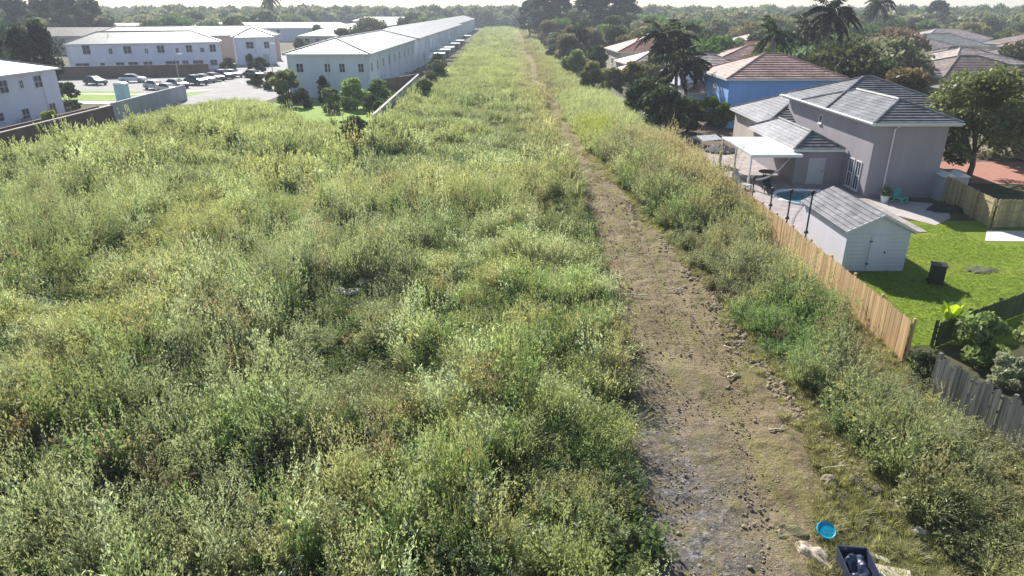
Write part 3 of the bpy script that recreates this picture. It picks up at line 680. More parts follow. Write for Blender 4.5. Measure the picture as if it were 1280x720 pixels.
reg('shrub', make_tree('shrub', 17, 1.25, 2.0, .15, 9, 2200, .14, .05, low=.0))
reg('shrub2', make_tree('shrub', 18, 1.1, 2.4, .1, 9, 2200, .13, .05, low=.0))
reg('olive', make_tree('olive_green_tree', 19, 4.7, 8.9, 1.8, 44, 13000, .17, .20, low=.0, lf=(.18, .36)))
reg('palm1', make_palm('palm_tree', 21, 10.2, 4.2, 26, 1.0, tr=.24))
reg('palm2', make_palm('palm_tree', 22, 7.0, 3.4, 24, 1.15, tr=.18, lean=(.6, 0)))
reg('palm3', make_palm('palm_tree', 23, 4.2, 2.8, 22, .9, tr=.15, lean=(-.2, .1)))
DG = (.060, .085, .036); MG = (.11, .145, .065); LG = (.185, .215, .10); OG = (.165, .16, .09); GG = (.19, .195, .13); YG = (.30, .38, .05); BR = (.12, .085, .065); BL = (.055, .075, .07)

# near and named trees
place('olive', 36.2, 53.5, 1.0, .4, (.185, .205, .095), label='big olive green tree beside the grey house at the right edge', cat='tree')
place('wide', 44, 62, .95, 1.0, (.12, .14, .06), label='darker tree standing behind the big olive green tree', cat='tree')
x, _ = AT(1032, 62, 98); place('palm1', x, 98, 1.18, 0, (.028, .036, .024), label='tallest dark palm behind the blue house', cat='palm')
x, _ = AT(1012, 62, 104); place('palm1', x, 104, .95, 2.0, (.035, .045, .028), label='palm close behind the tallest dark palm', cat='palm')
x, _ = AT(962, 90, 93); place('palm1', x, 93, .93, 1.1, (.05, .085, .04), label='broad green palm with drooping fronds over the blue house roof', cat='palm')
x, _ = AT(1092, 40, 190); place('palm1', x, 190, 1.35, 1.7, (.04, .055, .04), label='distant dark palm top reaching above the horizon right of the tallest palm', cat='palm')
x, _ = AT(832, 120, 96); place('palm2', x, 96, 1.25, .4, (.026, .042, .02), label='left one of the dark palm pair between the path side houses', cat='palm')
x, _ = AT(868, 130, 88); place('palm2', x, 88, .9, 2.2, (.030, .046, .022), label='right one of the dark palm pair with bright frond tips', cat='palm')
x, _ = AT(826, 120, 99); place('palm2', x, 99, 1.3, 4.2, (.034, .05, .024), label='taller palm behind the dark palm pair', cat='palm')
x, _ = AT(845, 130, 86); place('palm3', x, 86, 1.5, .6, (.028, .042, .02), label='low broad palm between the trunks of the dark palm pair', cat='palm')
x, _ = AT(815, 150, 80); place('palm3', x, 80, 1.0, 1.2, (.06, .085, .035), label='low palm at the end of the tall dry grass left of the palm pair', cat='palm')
x, _ = AT(720, 60, 165); place('palm2', x, 165, 1.1, 1.2, (.04, .055, .03), label='dark palm over the hedge trees right of the distant path', cat='palm')
x, _ = AT(338, 15, 330); place('palm1', x, 330, 1.65, .3, (.05, .07, .05), label='lone tall palm rising above the horizon on the left', cat='palm')
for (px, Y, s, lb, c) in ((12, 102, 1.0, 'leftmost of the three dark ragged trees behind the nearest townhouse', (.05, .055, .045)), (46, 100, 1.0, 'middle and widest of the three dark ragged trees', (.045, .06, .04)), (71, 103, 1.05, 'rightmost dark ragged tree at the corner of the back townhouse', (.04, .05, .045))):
    x, _ = AT(px, 95, Y); place('cypress', x*1.02, Y, s*1.0, None, c, label=lb, cat='tree', sz=s*1.18)
for (px, py, s, k, c, lb) in (
    (828, 172, 1.0, 'round3', DG, 'dense dark tree at the foot of the palm pair'), (800, 150, .8, 'round1', (.05, .07, .035), 'dark bushy tree left of the palm pair next to the tall grass'),
    (858, 165, .7, 'round3', DG, 'dark low tree just left of the small white canopy'), (905, 160, .55, 'round3', (.13, .2, .03), 'bright yellow green shrub behind the small white canopy'),
    (885, 155, .6, 'round3', (.16, .22, .035), 'lime tinted shrub in front of the white house'), (925, 158, .6, 'round1', DG, 'dark shrub tree against the single storey wing'),
    (790, 118, .8, 'round1', (.16, .13, .04), 'small tree with ochre tinted leaves near the pale annex roof'), (765, 120, .8, 'round3', OG, 'olive shrub tree along the yards near the pale annex'),
    (745, 92, .9, 'round1', DG, 'dark tree at the corridor edge before the annex'), (725, 78, 1, 'round2', (.05, .075, .04), 'full dark green tree on the right edge of the distant corridor'),
    (708, 66, 1, 'round1', MG, 'mid green tree on the right edge of the distant corridor'), (695, 58, 1, 'round2', DG, 'dark tree further along the right edge of the distant corridor'),
    (1000, 128, .5, 'round1', (.06, .075, .05), 'small dark tree against the blue wall')):
    x, y = G(px, py); place(k, x, y, s, None, c, label=lb, cat='tree')
# shrubs of the townhouse yard and others
for (x, y, k, s, c, lb) in (
    (-27.0, 101, 'cypress', .42, (.03, .045, .03), 'small dark cone tree against the end wall of the long townhouse'),
    (-21.4, 94.5, 'shrub', 2.0, (.26, .34, .11), 'bright round bush at the right corner of the long townhouse end'),
    (-23.8, 92, 'shrub2', 1.4, (.18, .22, .11), 'grey green bush left of the bright round bush'),
    (-31.5, 99, 'shrub2', 2.2, (.21, .23, .13), 'pale olive small tree before the left corner of the long townhouse'),
    (-19.2, 100, 'shrub', 1.7, (.17, .24, .09), 'green bush right behind the bright round bush'),
    (-33.5, 103, 'shrub2', 1.1, DG, 'dark narrow shrub at the left corner of the long townhouse'),
    (-28.5, 96, 'shrub', 1.3, (.05, .06, .04), 'low dark shrub at the foot of the townhouse end wall'),
    (-18.0, 90, 'shrub', 1.2, DG, 'dark shrub on the small lawn beside the grey white wall'),
    (-16.8, 87, 'shrub', 1.0, (.10, .14, .05), 'small green shrub near the bend of the grey white wall'),
    (-14.2, 63.5, 'shrub', 1.75, (.05, .085, .03), 'dark green leafy bush standing in the weeds below the pale wall'),
    (-13.3, 130, 'shrub', 1.7, DG, 'dark bush at the far end of the pale wall'),
    (-14.5, 141, 'shrub', 1.6, OG, 'olive bush between the brown yard wall and the corridor'),
    (-13.4, 118, 'shrub', 1.5, MG, 'green bush growing over the pale wall'),
    (-16.0, 152, 'shrub', 1.9, DG, 'dark bush below the white pyramid tent'),
    (-12.7, 104, 'shrub', 1.5, (.08, .12, .05), 'mid green bush crowding the corridor side of the pale wall'),
    (-50.8, 76.5, 'shrub', 1.1, (.26, .30, .03), 'yellow green bush behind the reddish brown wall'),
    (-60.0, 95.0, 'shrub2', 1.6, (.05, .075, .04), 'dark bush at the right end of the nearest townhouse'),
    (-44, 123, 'shrub', 1.1, (.06, .07, .045), 'dark round shrub in the kerb bed of the parking court'),
    (-40.5, 119, 'shrub', 1.4, (.06, .07, .04), 'ragged shrub beside the kerb left of the long townhouse'),
    (-46.5, 127, 'shrub', .9, DG, 'smallest dark shrub at the mouth of the parking court'),
    (-55.5, 152, 'cypress', .42, (.035, .05, .03), 'dark upright tree beyond the parked cars'),
    (-53, 151, 'round3', .6, (.05, .06, .035), 'brownish bush beside the dark upright tree'),
    (-59, 149, 'round3', .6, (.09, .10, .06), 'pale bush at the right end of the back townhouse'),
    (-50, 215, 'round2', .95, BR, 'dark reddish brown tree clump, left half'), (-43, 218, 'round2', .95, (.11, .08, .06), 'dark reddish brown tree clump, right half'),
    (-60, 205, 'round1', .8, MG, 'green tree beside the reddish brown clump')):
    place(k, x, y, s, None, c, label=lb, cat='bush' if 'shrub' in k or 'bush' in lb else 'tree')
for (x, y, k, s, c, lb) in (
    (14.9, 21.6, 'shrub2', .62, (.10, .13, .06), 'dark bush filling the gap between the cedar fence and the grey fence'), (18.0, 23.4, 'shrub', .95, (.24, .31, .12), 'leafy bush behind the weathered fence, left of the others'), (19.6, 22.3, 'shrub2', 1.0, (.30, .34, .15), 'pale green bush overhanging the weathered grey fence'),
    (19.5, 20.1, 'shrub', 1.05, (.20, .25, .10), 'bush at the right edge above the weathered fence'), (21.2, 24.0, 'shrub2', 1.0, (.32, .34, .12), 'yellow tinged bush below the greenish dividing fence'),
    (17.6, 21.3, 'shrub2', .62, (.36, .38, .28), 'small silvery plant spilling over the weathered fence')):
    place(k, x, y, s, None, c, label=lb, cat='bush')
# banana-like plant
r = empty('broad_leaf_plant', (17.6, 24.9, 0), label='plant with one large bright yellow green leaf behind the fence corner', cat='plant')
MB().tube([(0, 0, 0), (.03, .02, .7), (.0, 0, 1.1)], [.06, .05, .03], 7).build('stem', M['bark'], r)
for i in range(6):
    a = i*1.05; b = MB(); pts = []
    for k in range(8):
        t = k/7; rad = .06+t*.34; w = .27*math.sin(math.pi*(t*.92+.06)); z = .7+1.35*t-.45*t*t+.06*i
        c = Vector((rad*math.cos(a), rad*math.sin(a), z)); s_ = Vector((-math.sin(a), math.cos(a), .25))*w; pts.append((c-s_, c+Vector((0, 0, -.03)), c+s_))
    for p, q in zip(pts, pts[1:]):
        b.face([p[0], p[1], q[1], q[0]], .6); b.face([p[1], p[2], q[2], q[1]], .8)
    o = b.build('leaf', M['leaf_o'], r); o.color = (.50, .60, .05, 1) if i in (3, 4, 5) else (.12, .2, .05, 1)

# suburb trees right and left: individual trees, labelled by look and neighbour
houses = [(o, o.location) for o in COL.objects if o.parent is None and o.get('category') in ('house', 'townhouse')]
TT = []
def ok_pos(x, y, rad):
    for o, l in houses:
        c = o.get('category')
        if abs(x-l.x) < 7+rad*.5 and abs(y-l.y) < 7+rad*.5: return False
    if any((x-a)**2+(y-b_)**2 < (rad*.9)**2 for a, b_, _ in TT): return False
    return True
def band(n, xr, yr, kinds, cols, rad, sr, skip=lambda x, y: y < 205 and .50 < x/y < .86 and random.random() < .93):
    c = 0; t = 0
    while c < n and t < n*60:
        t += 1; x = random.uniform(*xr); y = random.uniform(*yr)
        if skip and skip(x, y): continue
        if abs(x)/(y*.925+4.7) > .80: continue
        if not ok_pos(x, y, rad): continue
        k = random.choice(kinds); ci = random.randrange(len(cols)); cc = tuple(v*random.uniform(.8, 1.25) for v in cols[ci][0])
        o = place(k, x, y, random.uniform(*sr), None, cc, cat='tree'); TT.append((x, y, rad)); c += 1
        d = [((l.x-x)**2+(l.y-y)**2, h) for h, l in houses]; near = min(d, key=lambda q: q[0])[1]
        rel = 'behind' if near.location.y < y-3 else ('in front of' if near.location.y > y+3 else ('right of' if x > near.location.x else 'left of'))
        nl = near['label']; nl = nl.split(' with ')[0] if len(nl.split()) > 8 else nl
        nl = near['label']
        for w in (' in the right', ' half hidden', ' deep among', ' beyond ', ' behind ', ' beside ', ' near ', ' standing', ' in front', ' right of', ' left of', ' above ', ' at the', ' across ', ' far left', ' under ', ' between ', ' below ', ' of the', ', set'): nl = nl.split(w)[0]
        nl = ' '.join(nl.split()[:6])
        o['label'] = f"{cols[ci][1]} tree {rel} the {nl}"
cols = [(DG, 'dark green'), (MG, 'mid green'), (OG, 'olive'), (GG, 'greyish green'), (GG, 'greyish green'), (LG, 'light green')]
band(30, (22, 75), (96, 150), ['round1', 'round2', 'round3', 'wide'], cols, 4.2, (.7, 1.1))
band(38, (40, 125), (75, 150), ['round1', 'round2', 'wide', 'round3'], cols, 5, (.7, 1.15))
band(62, (18, 190), (150, 235), ['round1', 'round2', 'wide', 'round2'], cols, 5.5, (.8, 1.25))
band(62, (12, 270), (235, 340), ['round1', 'round2', 'wide'], cols, 7, (1.0, 1.4))
band(16, (10.5, 17), (110, 260), ['round1', 'round2', 'round3'], cols, 4, (.7, 1.0))
band(20, (-190, -100), (150, 300), ['round2', 'wide', 'round1'], cols, 7, (.95, 1.4))
band(24, (-190, -36), (240, 370), ['round2', 'wide', 'round1'], cols, 8, (1.0, 1.35), skip=lambda x, y: -70 < x < -54 and y < 420)
for (px, Y, s, c, lb) in ((662, 320, .8, BL, 'lowest bluish tree at the left of the tall horizon group'), (748, 300, .9, BL, 'bluish horizon tree tucked beside the tallest one'), (680, 300, 1.0, BL, 'left of the tall bluish trees breaking the horizon'), (700, 310, .9, BL, 'shorter bluish tree between the tall horizon trees'), (735, 285, .95, BL, 'middle tall bluish tree on the horizon'), (760, 280, 1.0, BL, 'tallest bluish tree on the horizon'), (782, 290, .85, BL, 'right of the tall bluish horizon trees'), (1170, 330, .8, BL, 'lone hazy bluish tree on the right horizon'),
                          (20, 230, .78, (.06, .09, .055), 'tall tree mass at the upper left corner'), (55, 240, .82, (.05, .08, .05), 'second tall tree of the upper left corner'), (85, 235, .8, (.06, .085, .05), 'third tall tree of the upper left corner'), (112, 245, .78, (.06, .08, .05), 'rightmost tall tree of the upper left mass'), (765, 225, .52, (.06, .09, .045), 'rounded green tree in front of the tall bluish trees')):
    x, _ = AT(px, 20, Y); place('tall', x, Y, s*1.55, None, c, label=lb, cat='tree', sz=s)
for k, (r0, used) in protos.items():
    if not used:
        for ch in list(r0.children): bpy.data.objects.remove(ch)
        bpy.data.objects.remove(r0)
# distinguish equal labels by order from left to right
by = {}
for o in COL.objects:
    if o.parent is None and o.get('category') == 'tree': by.setdefault(o['label'], []).append(o)
ordn = ['leftmost', 'second', 'third', 'fourth', 'fifth', 'sixth', 'seventh', 'eighth', 'ninth', 'tenth', 'eleventh', 'twelfth', 'thirteenth', 'fourteenth', 'fifteenth']; _o = ['leftmost', 'second', 'third', 'fourth', 'fifth', 'sixth', 'seventh', 'eighth', 'ninth', 'tenth']
for lb, os_ in by.items():
    if len(os_) > 1:
        os_.sort(key=lambda o: o.location.x/o.location.y)
        for i, o in enumerate(os_):
            o['label'] = lb+(', leftmost' if i == 0 else f', {ordn[min(i, 14)]} from left'); o['group'] = lb[:60]

# ------------------------------------------------------------------ scattered vegetation (stuff)
def clump_leafy(seed, H=1.5, R=.42, stems=15, per=46, lsz=.05, tips=9, up=.7, aspect=2.4, bushy=1.0):
    """weed plant: arching leafy stems of unequal length, thin pale flowering tips above them"""
    rg = np.random.default_rng(seed); C = []; D = []; S = []; V = []
    la = rg.uniform(0, 6.28); lean = rg.uniform(0, .35)
    for s in range(stems):
        a = rg.uniform(0, 6.28); r0 = R*.3*rg.random(); r1 = R*rg.uniform(.35, 1.35); h = H*rg.uniform(.45, 1.12)
        bend = rg.uniform(.5, 1.6); sv = rg.normal()*.10
        for k in range(per):
            t = .08+.92*(k+rg.random())/per
            rr = r0+(r1-r0)*t**1.7; jit = (.02+.085*bushy*math.sin(math.pi*min(t, 1)))
            p = np.array([rr*math.cos(a)+lean*H*t*t*math.cos(la), rr*math.sin(a)+lean*H*t*t*math.sin(la), h*(t-.12*bend*t**3)])+rg.normal(size=3)*jit
            C.append(p); D.append(np.array([math.cos(a)*.5, math.sin(a)*.5, up])+rg.normal(size=3)*.6)
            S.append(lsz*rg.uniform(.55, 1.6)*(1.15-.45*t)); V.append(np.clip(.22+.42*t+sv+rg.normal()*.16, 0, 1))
    for s in range(tips):
        a = rg.uniform(0, 6.28); r = R*rg.uniform(.2, 1.2); h = H*rg.uniform(.95, 1.35)
        for k in range(9):
            C.append(np.array([r*math.cos(a)+lean*H*math.cos(la), r*math.sin(a)+lean*H*math.sin(la), h-.055*k])+rg.normal(size=3)*.02); D.append(np.array([.1, 0, 1])+rg.normal(size=3)*.35); S.append(lsz*.55); V.append(.72)
    C = np.array(C); C[:, 2] = np.maximum(C[:, 2], .02)
    return leaf_mesh('weed_clump', C, np.array(S), M['leaf_i'], aspect=aspect, v=V, dirs=np.array(D), rg=rg)
def clump_grass(seed, H=1.5, R=.35, blades=110, w=.014, arch=.5, plume=True):
    rg = np.random.default_rng(seed); Q = []; V = []
    for s in range(blades):
        a = rg.uniform(0, 6.28); r0 = R*math.sqrt(rg.random())*.6; h = H*rg.uniform(.55, 1.1); out = rg.uniform(.15, 1)*arch*h
        p0 = np.array([r0*math.cos(a), r0*math.sin(a), 0]); az = a+rg.normal()*.6; dr = np.array([math.cos(az), math.sin(az), 0]); sd_ = np.array([-math.sin(az), math.cos(az), 0])
        n = 4; pts = [p0+dr*out*(k/n)**2+np.array([0, 0, h*(k/n)*(1-.18*(k/n)**2)]) for k in range(n+1)]
        vv = np.clip(.4+rg.normal()*.25, 0, 1)
        for k in range(n):
            w0 = w*(1-k/n*.8); w1 = w*(1-(k+1)/n*.8); Q += [pts[k]-sd_*w0, pts[k]+sd_*w0, pts[k+1]+sd_*w1, pts[k+1]-sd_*w1]; V.append(vv)
        if plume and s % 2 == 0:
            for j in range(5):
                c = pts[n]+rg.normal(size=3)*.05+np.array([0, 0, -.04*j]); d = rg.normal(size=3); d[2] += 1; d /= np.linalg.norm(d); e = np.cross(d, rg.normal(size=3)); e /= np.linalg.norm(e)
                Q += [c-d*.05, c+e*.014, c+d*.05, c-e*.014]; V.append(.95)
    Vx = np.array(Q); n = len(V)
    return quads_mesh('grass_clump', Vx, n, M['leaf_i'], V)
def clod_mesh(seed):
    rg = np.random.default_rng(seed); b = MB(); import bmesh
    bm = bmesh.new(); bmesh.ops.create_icosphere(bm, subdivisions=2, radius=1)
    for v in bm.verts:
        n = mnoise.noise(v.co*1.3+Vector((seed*5.1, 0, 0))); v.co *= 1+.45*n; v.co.z *= .6
    me = bpy.data.meshes.new('clod'); bm.to_mesh(me); bm.free(); me.materials.append(M['clod']); return me
M['clod'] = simple('clod', (.33, .275, .19), .95, var=.35, scale=1.2, spec=.1)
M['stone'] = simple('stone', (.42, .40, .38), .85, var=.35, scale=1.5, spec=.2)
def source(name, meshes):
    c = bpy.data.collections.new(name)
    for me in meshes: c.objects.link(bpy.data.objects.new(name, me))
    return c
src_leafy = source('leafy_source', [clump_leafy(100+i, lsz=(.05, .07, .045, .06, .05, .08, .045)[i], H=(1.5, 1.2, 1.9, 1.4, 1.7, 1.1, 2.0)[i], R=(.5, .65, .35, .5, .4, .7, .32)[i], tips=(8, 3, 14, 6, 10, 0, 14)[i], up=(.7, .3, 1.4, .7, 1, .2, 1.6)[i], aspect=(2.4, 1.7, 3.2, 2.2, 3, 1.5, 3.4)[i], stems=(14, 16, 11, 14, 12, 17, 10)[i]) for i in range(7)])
src_vine = source('vine_source', [clump_leafy(110+i, lsz=.085, H=.7, R=.6, stems=12, per=26, tips=0, up=.1, aspect=1.3) for i in range(3)])
src_leafy_far = source('leafy_far_source', [clump_leafy(120+i, stems=12, per=26, lsz=(.10, .13, .09, .12, .10)[i], R=(.6, .75, .45, .6, .5)[i], H=(1.5, 1.2, 1.9, 1.4, 1.8)[i], aspect=(2.2, 1.6, 3, 2, 3)[i]) for i in range(5)])
src_grass = source('tall_grass_source', [clump_grass(140+i, w=.016, blades=90) for i in range(5)])
src_grass_far = source('tall_grass_far_source', [clump_grass(160+i, w=.04, blades=60, R=.7) for i in range(4)])
src_low = source('low_grass_source', [clump_grass(180+i, H=.34, R=.3, blades=70, w=.010, arch=.9, plume=False) for i in range(4)])
src_clod = source('clod_source', [clod_mesh(i) for i in range(5)])

def species(x, y, n):
    f = np.clip((vnoise(x+300, y+60, 3.4)-.12)/.76, 0, .999); return np.where(rng.random(len(x)) < .68, (f*n).astype(int), rng.integers(0, n, len(x)))
def scatter(name, pts, rot, scl, tint, coll, nvar, label, cat, pick=None):
    n = len(pts); me = bpy.data.meshes.new(name); me.vertices.add(n); me.vertices.foreach_set('co', np.asarray(pts, np.float32).ravel())
    def at(nm, ty, arr, key):
        a = me.attributes.new(nm, ty, 'POINT'); a.data.foreach_set(key, arr.ravel())
    at('rot', 'FLOAT_VECTOR', np.asarray(rot, np.float32), 'vector'); at('scl', 'FLOAT_VECTOR', np.asarray(scl, np.float32), 'vector')
    at('tint', 'FLOAT_VECTOR', np.asarray(tint, np.float32), 'vector'); at('pick', 'INT', (rng.integers(0, nvar, n) if pick is None else pick).astype(np.int32), 'value')
    o = bpy.data.objects.new(name, me); COL.objects.link(o)
    ng = bpy.data.node_groups.new(name, 'GeometryNodeTree')
    ng.interface.new_socket('Geometry', in_out='INPUT', socket_type='NodeSocketGeometry'); ng.interface.new_socket('Geometry', in_out='OUTPUT', socket_type='NodeSocketGeometry')
    gi = ng.nodes.new('NodeGroupInput'); go = ng.nodes.new('NodeGroupOutput'); ip = ng.nodes.new('GeometryNodeInstanceOnPoints')
    ci = ng.nodes.new('GeometryNodeCollectionInfo'); ci.inputs[0].default_value = coll; ci.inputs['Separate Children'].default_value = True; ci.inputs['Reset Children'].default_value = True
    def na(nm, ty):
        q = ng.nodes.new('GeometryNodeInputNamedAttribute'); q.data_type = ty; q.inputs[0].default_value = nm; return q.outputs[0]
    L = ng.links.new
    L(gi.outputs[0], ip.inputs['Points']); L(ci.outputs[0], ip.inputs['Instance']); ip.inputs['Pick Instance'].default_value = True
    L(na('pick', 'INT'), ip.inputs['Instance Index']); L(na('rot', 'FLOAT_VECTOR'), ip.inputs['Rotation']); L(na('scl', 'FLOAT_VECTOR'), ip.inputs['Scale'])
    L(ip.outputs[0], go.inputs[0])
    md = o.modifiers.new('scatter', 'NODES'); md.node_group = ng
    return tag(o, label, cat, kind='stuff')
def jgrid(x0, x1, y0, y1, s, j=.48):
    X, Y = np.meshgrid(np.arange(x0, x1, s), np.arange(y0, y1, s)); X = X.ravel(); Y = Y.ravel()
    return X+rng.uniform(-j, j, len(X))*s, Y+rng.uniform(-j, j, len(Y))*s
def field_far(x):   # far edge of the wide field
    return np.interp(x, [-47, -44, -38, -34, -29, -24, -20, -15.5, -15.4], [90, 98, 99, 96, 86, 80, 77, 74, 480])
def in_field(x, y):
    lx = np.where(y < 76, -46.6, -46.6); a = (x > lx) & (y < field_far(x))
    b = (x >= -15.3+.0*y) & (y < 480)
    # corridor's left edge beyond the wall widens slowly
    return (a | b) & (x < PL(y)-.15+.5*(vnoise(x, y, 1.3)-.5)) & ~((y > 74) & (x < -15.0-(y-76)*.02) & (x > -15.6))
def in_right(x, y):
    e = PRr(y)+.7+1.1*(fnoise(x, y, 2.5, 2)-.5)+np.interp(y, [10, 17, 20, 26, 60, 70], [4.9, .9, .3, .3, .1, -.3])
    fx = np.interp(y, [5, 12.5, 22.6, 120, 200, 480], [16.5, 15.6, 14.2, 14.2, 12.5, 10.5])
    return (x > e) & (x < fx) & (y < 480)
def lerp3(a, b, t): t = np.asarray(t)[:, None]; return np.asarray(a)*(1-t)+np.asarray(b)*t
GREYG = np.array([.27, .285, .18]); OLIVE = np.array([.315, .31, .155]); YEL = np.array([.42, .45, .225]); FRESH = np.array([.19, .27, .11]); SILV = np.array([.37, .41, .29]); DEAD = np.array([.26, .20, .14]); STRAW = np.array([.42, .38, .20]); TAN = np.array([.38, .32, .205]); PALE = np.array([.44, .47, .27])
def fieldtint(x, y):
    n1 = fnoise(x, y, 9, 3); n2 = fnoise(x+50, y-30, 3.2, 2); n3 = fnoise(x-20, y+80, 16, 2)
    t = lerp3(GREYG, OLIVE, np.clip((n1-.35)*2.4, 0, 1)); t = np.where((n2 > .62)[:, None], t*.55+FRESH*.45, t)
    q = rng.random(len(x)); t = np.where((q < .16)[:, None], SILV, t); t = np.where(((q > .16) & (q < .30))[:, None], FRESH*.75, t); t = np.where((q > .965)[:, None], DEAD, t)
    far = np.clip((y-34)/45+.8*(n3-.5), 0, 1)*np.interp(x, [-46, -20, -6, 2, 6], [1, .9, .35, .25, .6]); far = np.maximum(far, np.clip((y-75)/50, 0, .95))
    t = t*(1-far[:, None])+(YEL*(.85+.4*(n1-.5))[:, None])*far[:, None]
    t = t*1.14; tr = (np.exp(-((x-5)/3.6)**2)*np.clip((y-46)/22, 0, 1)*.6)[:, None]; t = t*(1-tr)+np.array([.46, .40, .22])*tr
    return t*rng.uniform(.7, 1.3, (len(x), 1))*(.86+.36*fnoise(x+11, y+5, 2.0, 2))[:, None]
def rots(n, tilt=.17):
    r = rng.normal(size=(n, 3))*tilt; r[:, 2] = rng.uniform(0, 6.28, n); return r
HOLES = [(-9.2, 37.5, 1.6, 1.0), (-14.5, 62.6, 1.0, .8), (3.2, 19.3, .8, .7), (-13.5, 20.5, 1.3, .7), (-4.2, 17.2, 1.0, .6), (-24, 27, 1.5, .7), (-20, 42, 1.3, .8), (-3, 27, 1.1, .6), (-1.2, 33, .9, .7), (-31, 33, 1.4, .7), (-16, 14.5, 1.2, .6)]
def hole(x, y):
    m = np.zeros(len(x), bool)
    for hx, hy, rx, ry in HOLES: m |= ((x-hx)/rx)**2+((y-hy)/ry)**2 < 1
    return m
def domes(x, y, s, seed=0):
    """1 in the middle of a bush, 0 in the gaps between bushes"""
    xi = np.floor(x/s); yi = np.floor(y/s); best = np.full(len(x), 9.0)
    for dx in (-1, 0, 1):
        for dy in (-1, 0, 1):
            a = (xi+dx).astype(int); b = (yi+dy).astype(int)
            px = (a+_tab[(a+seed) % 256, b % 256])*s; py = (b+_tab[(b+31) % 256, (a+seed*3+7) % 256])*s; r = s*(.45+.45*_tab[(a+5) % 256, (b+91) % 256])
            best = np.minimum(best, np.hypot(x-px, y-py)/r)
    return np.clip(1.15-best**1.6, 0, 1)
def hfield(x, y):
    d = np.maximum(domes(x, y, 2.1), .85*domes(x, y, 3.9, 4)); g = np.clip((fnoise(x+14, y+33, 3.0, 2)-.42)*5, 0, 1); return .08+.36*fnoise(x, y, 6.0, 3)+(.85+.6*fnoise(x+90, y, 3, 1))*d*(.45+.55*g)+.16*(rng.random(len(x))-.4)+.12*g
# near field: leafy weeds
X, Y = jgrid(-46, 5, 6, 46, .52); k = in_field(X, Y) & (np.abs(X) < (Y*.925+4.8)*.80+4) & ~hole(X, Y); X, Y = X[k], Y[k]
hh = hfield(X, Y)*np.interp(PL(Y)-X, [0, 1.5, 4], [.62, .9, 1])*np.clip(.28+np.hypot((X+7.3)/1.7, (Y-28.2)/2.6)**2*.6, 0, 1); g = fnoise(X+200, Y, 6, 2)+rng.normal(size=len(X))*.06; isg = g > .60
tt = fieldtint(X, Y); sc = lambda h, w=1.0: np.stack([w*(.65+.35*h), w*(.65+.35*h), h], 1)
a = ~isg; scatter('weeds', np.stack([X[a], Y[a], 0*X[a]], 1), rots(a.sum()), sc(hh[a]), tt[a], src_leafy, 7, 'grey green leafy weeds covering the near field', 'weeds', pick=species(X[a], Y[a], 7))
low = hh < .62; scatter('vines', np.stack([X[low], Y[low], 0*X[low]], 1), rots(low.sum()), np.ones((low.sum(), 3))*rng.uniform(.7, 1.3, (low.sum(), 1)), FRESH*.62*rng.uniform(.7, 1.2, (low.sum(), 1)), src_vine, 3, 'low dark creepers filling the gaps between the near weeds', 'creepers')
a = isg; scatter('tall_grass', np.stack([X[a], Y[a], 0*X[a]], 1), rots(a.sum(), .15), sc(hh[a]*1.0), tt[a]*1.15, src_grass, 5, 'feathery tall grass tufts among the near weeds', 'grass')
# middle and far field
X, Y = jgrid(-47, 5, 46, 102, .80); k = in_field(X, Y) & (np.abs(X) < (Y*.925+4.8)*.80+4) & ~hole(X, Y); X, Y = X[k], Y[k]
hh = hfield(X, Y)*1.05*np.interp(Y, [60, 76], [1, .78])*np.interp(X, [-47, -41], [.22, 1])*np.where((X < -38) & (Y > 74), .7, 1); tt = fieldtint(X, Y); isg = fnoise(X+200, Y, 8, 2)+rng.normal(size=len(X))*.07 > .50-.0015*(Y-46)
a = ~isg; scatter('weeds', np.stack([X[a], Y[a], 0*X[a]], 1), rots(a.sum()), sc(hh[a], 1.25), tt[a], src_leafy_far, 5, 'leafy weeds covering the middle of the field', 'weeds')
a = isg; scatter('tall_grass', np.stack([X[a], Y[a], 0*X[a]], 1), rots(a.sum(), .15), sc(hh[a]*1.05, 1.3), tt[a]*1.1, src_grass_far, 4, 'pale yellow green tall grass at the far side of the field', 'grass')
X1, Y1 = jgrid(-15.2, 12.5, 102, 210, 1.15); X2, Y2 = jgrid(-20, 12.5, 210, 480, 1.9)
X = np.concatenate([X1, X2]); Y = np.concatenate([Y1, Y2]); sp = np.concatenate([np.full(len(X1), 1.5), np.full(len(X2), 2.5)])
lx = np.interp(Y, [100, 124, 140, 480], [-15.0, -15.5, -13, -17]); path_w = fnoise(X, Y, 4, 2)
k = (X > lx) & ((X < PL(Y)) | (X > PRr(Y)+.1)) & (X < np.interp(Y, [100, 200, 480], [14.3, 12.5, 10.5])); X, Y, sp = X[k], Y[k], sp[k]
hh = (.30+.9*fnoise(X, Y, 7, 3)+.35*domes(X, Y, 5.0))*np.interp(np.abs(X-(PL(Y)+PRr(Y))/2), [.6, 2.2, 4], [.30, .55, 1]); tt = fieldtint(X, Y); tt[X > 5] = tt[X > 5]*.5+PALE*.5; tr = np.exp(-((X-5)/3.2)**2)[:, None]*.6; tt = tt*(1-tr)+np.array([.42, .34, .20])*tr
scatter('tall_grass', np.stack([X, Y, 0*X], 1), rots(len(X), .15), np.stack([sp, sp, hh*1.05], 1), tt, src_grass_far, 4, 'pale tall grass filling the distant corridor up to the horizon', 'grass')
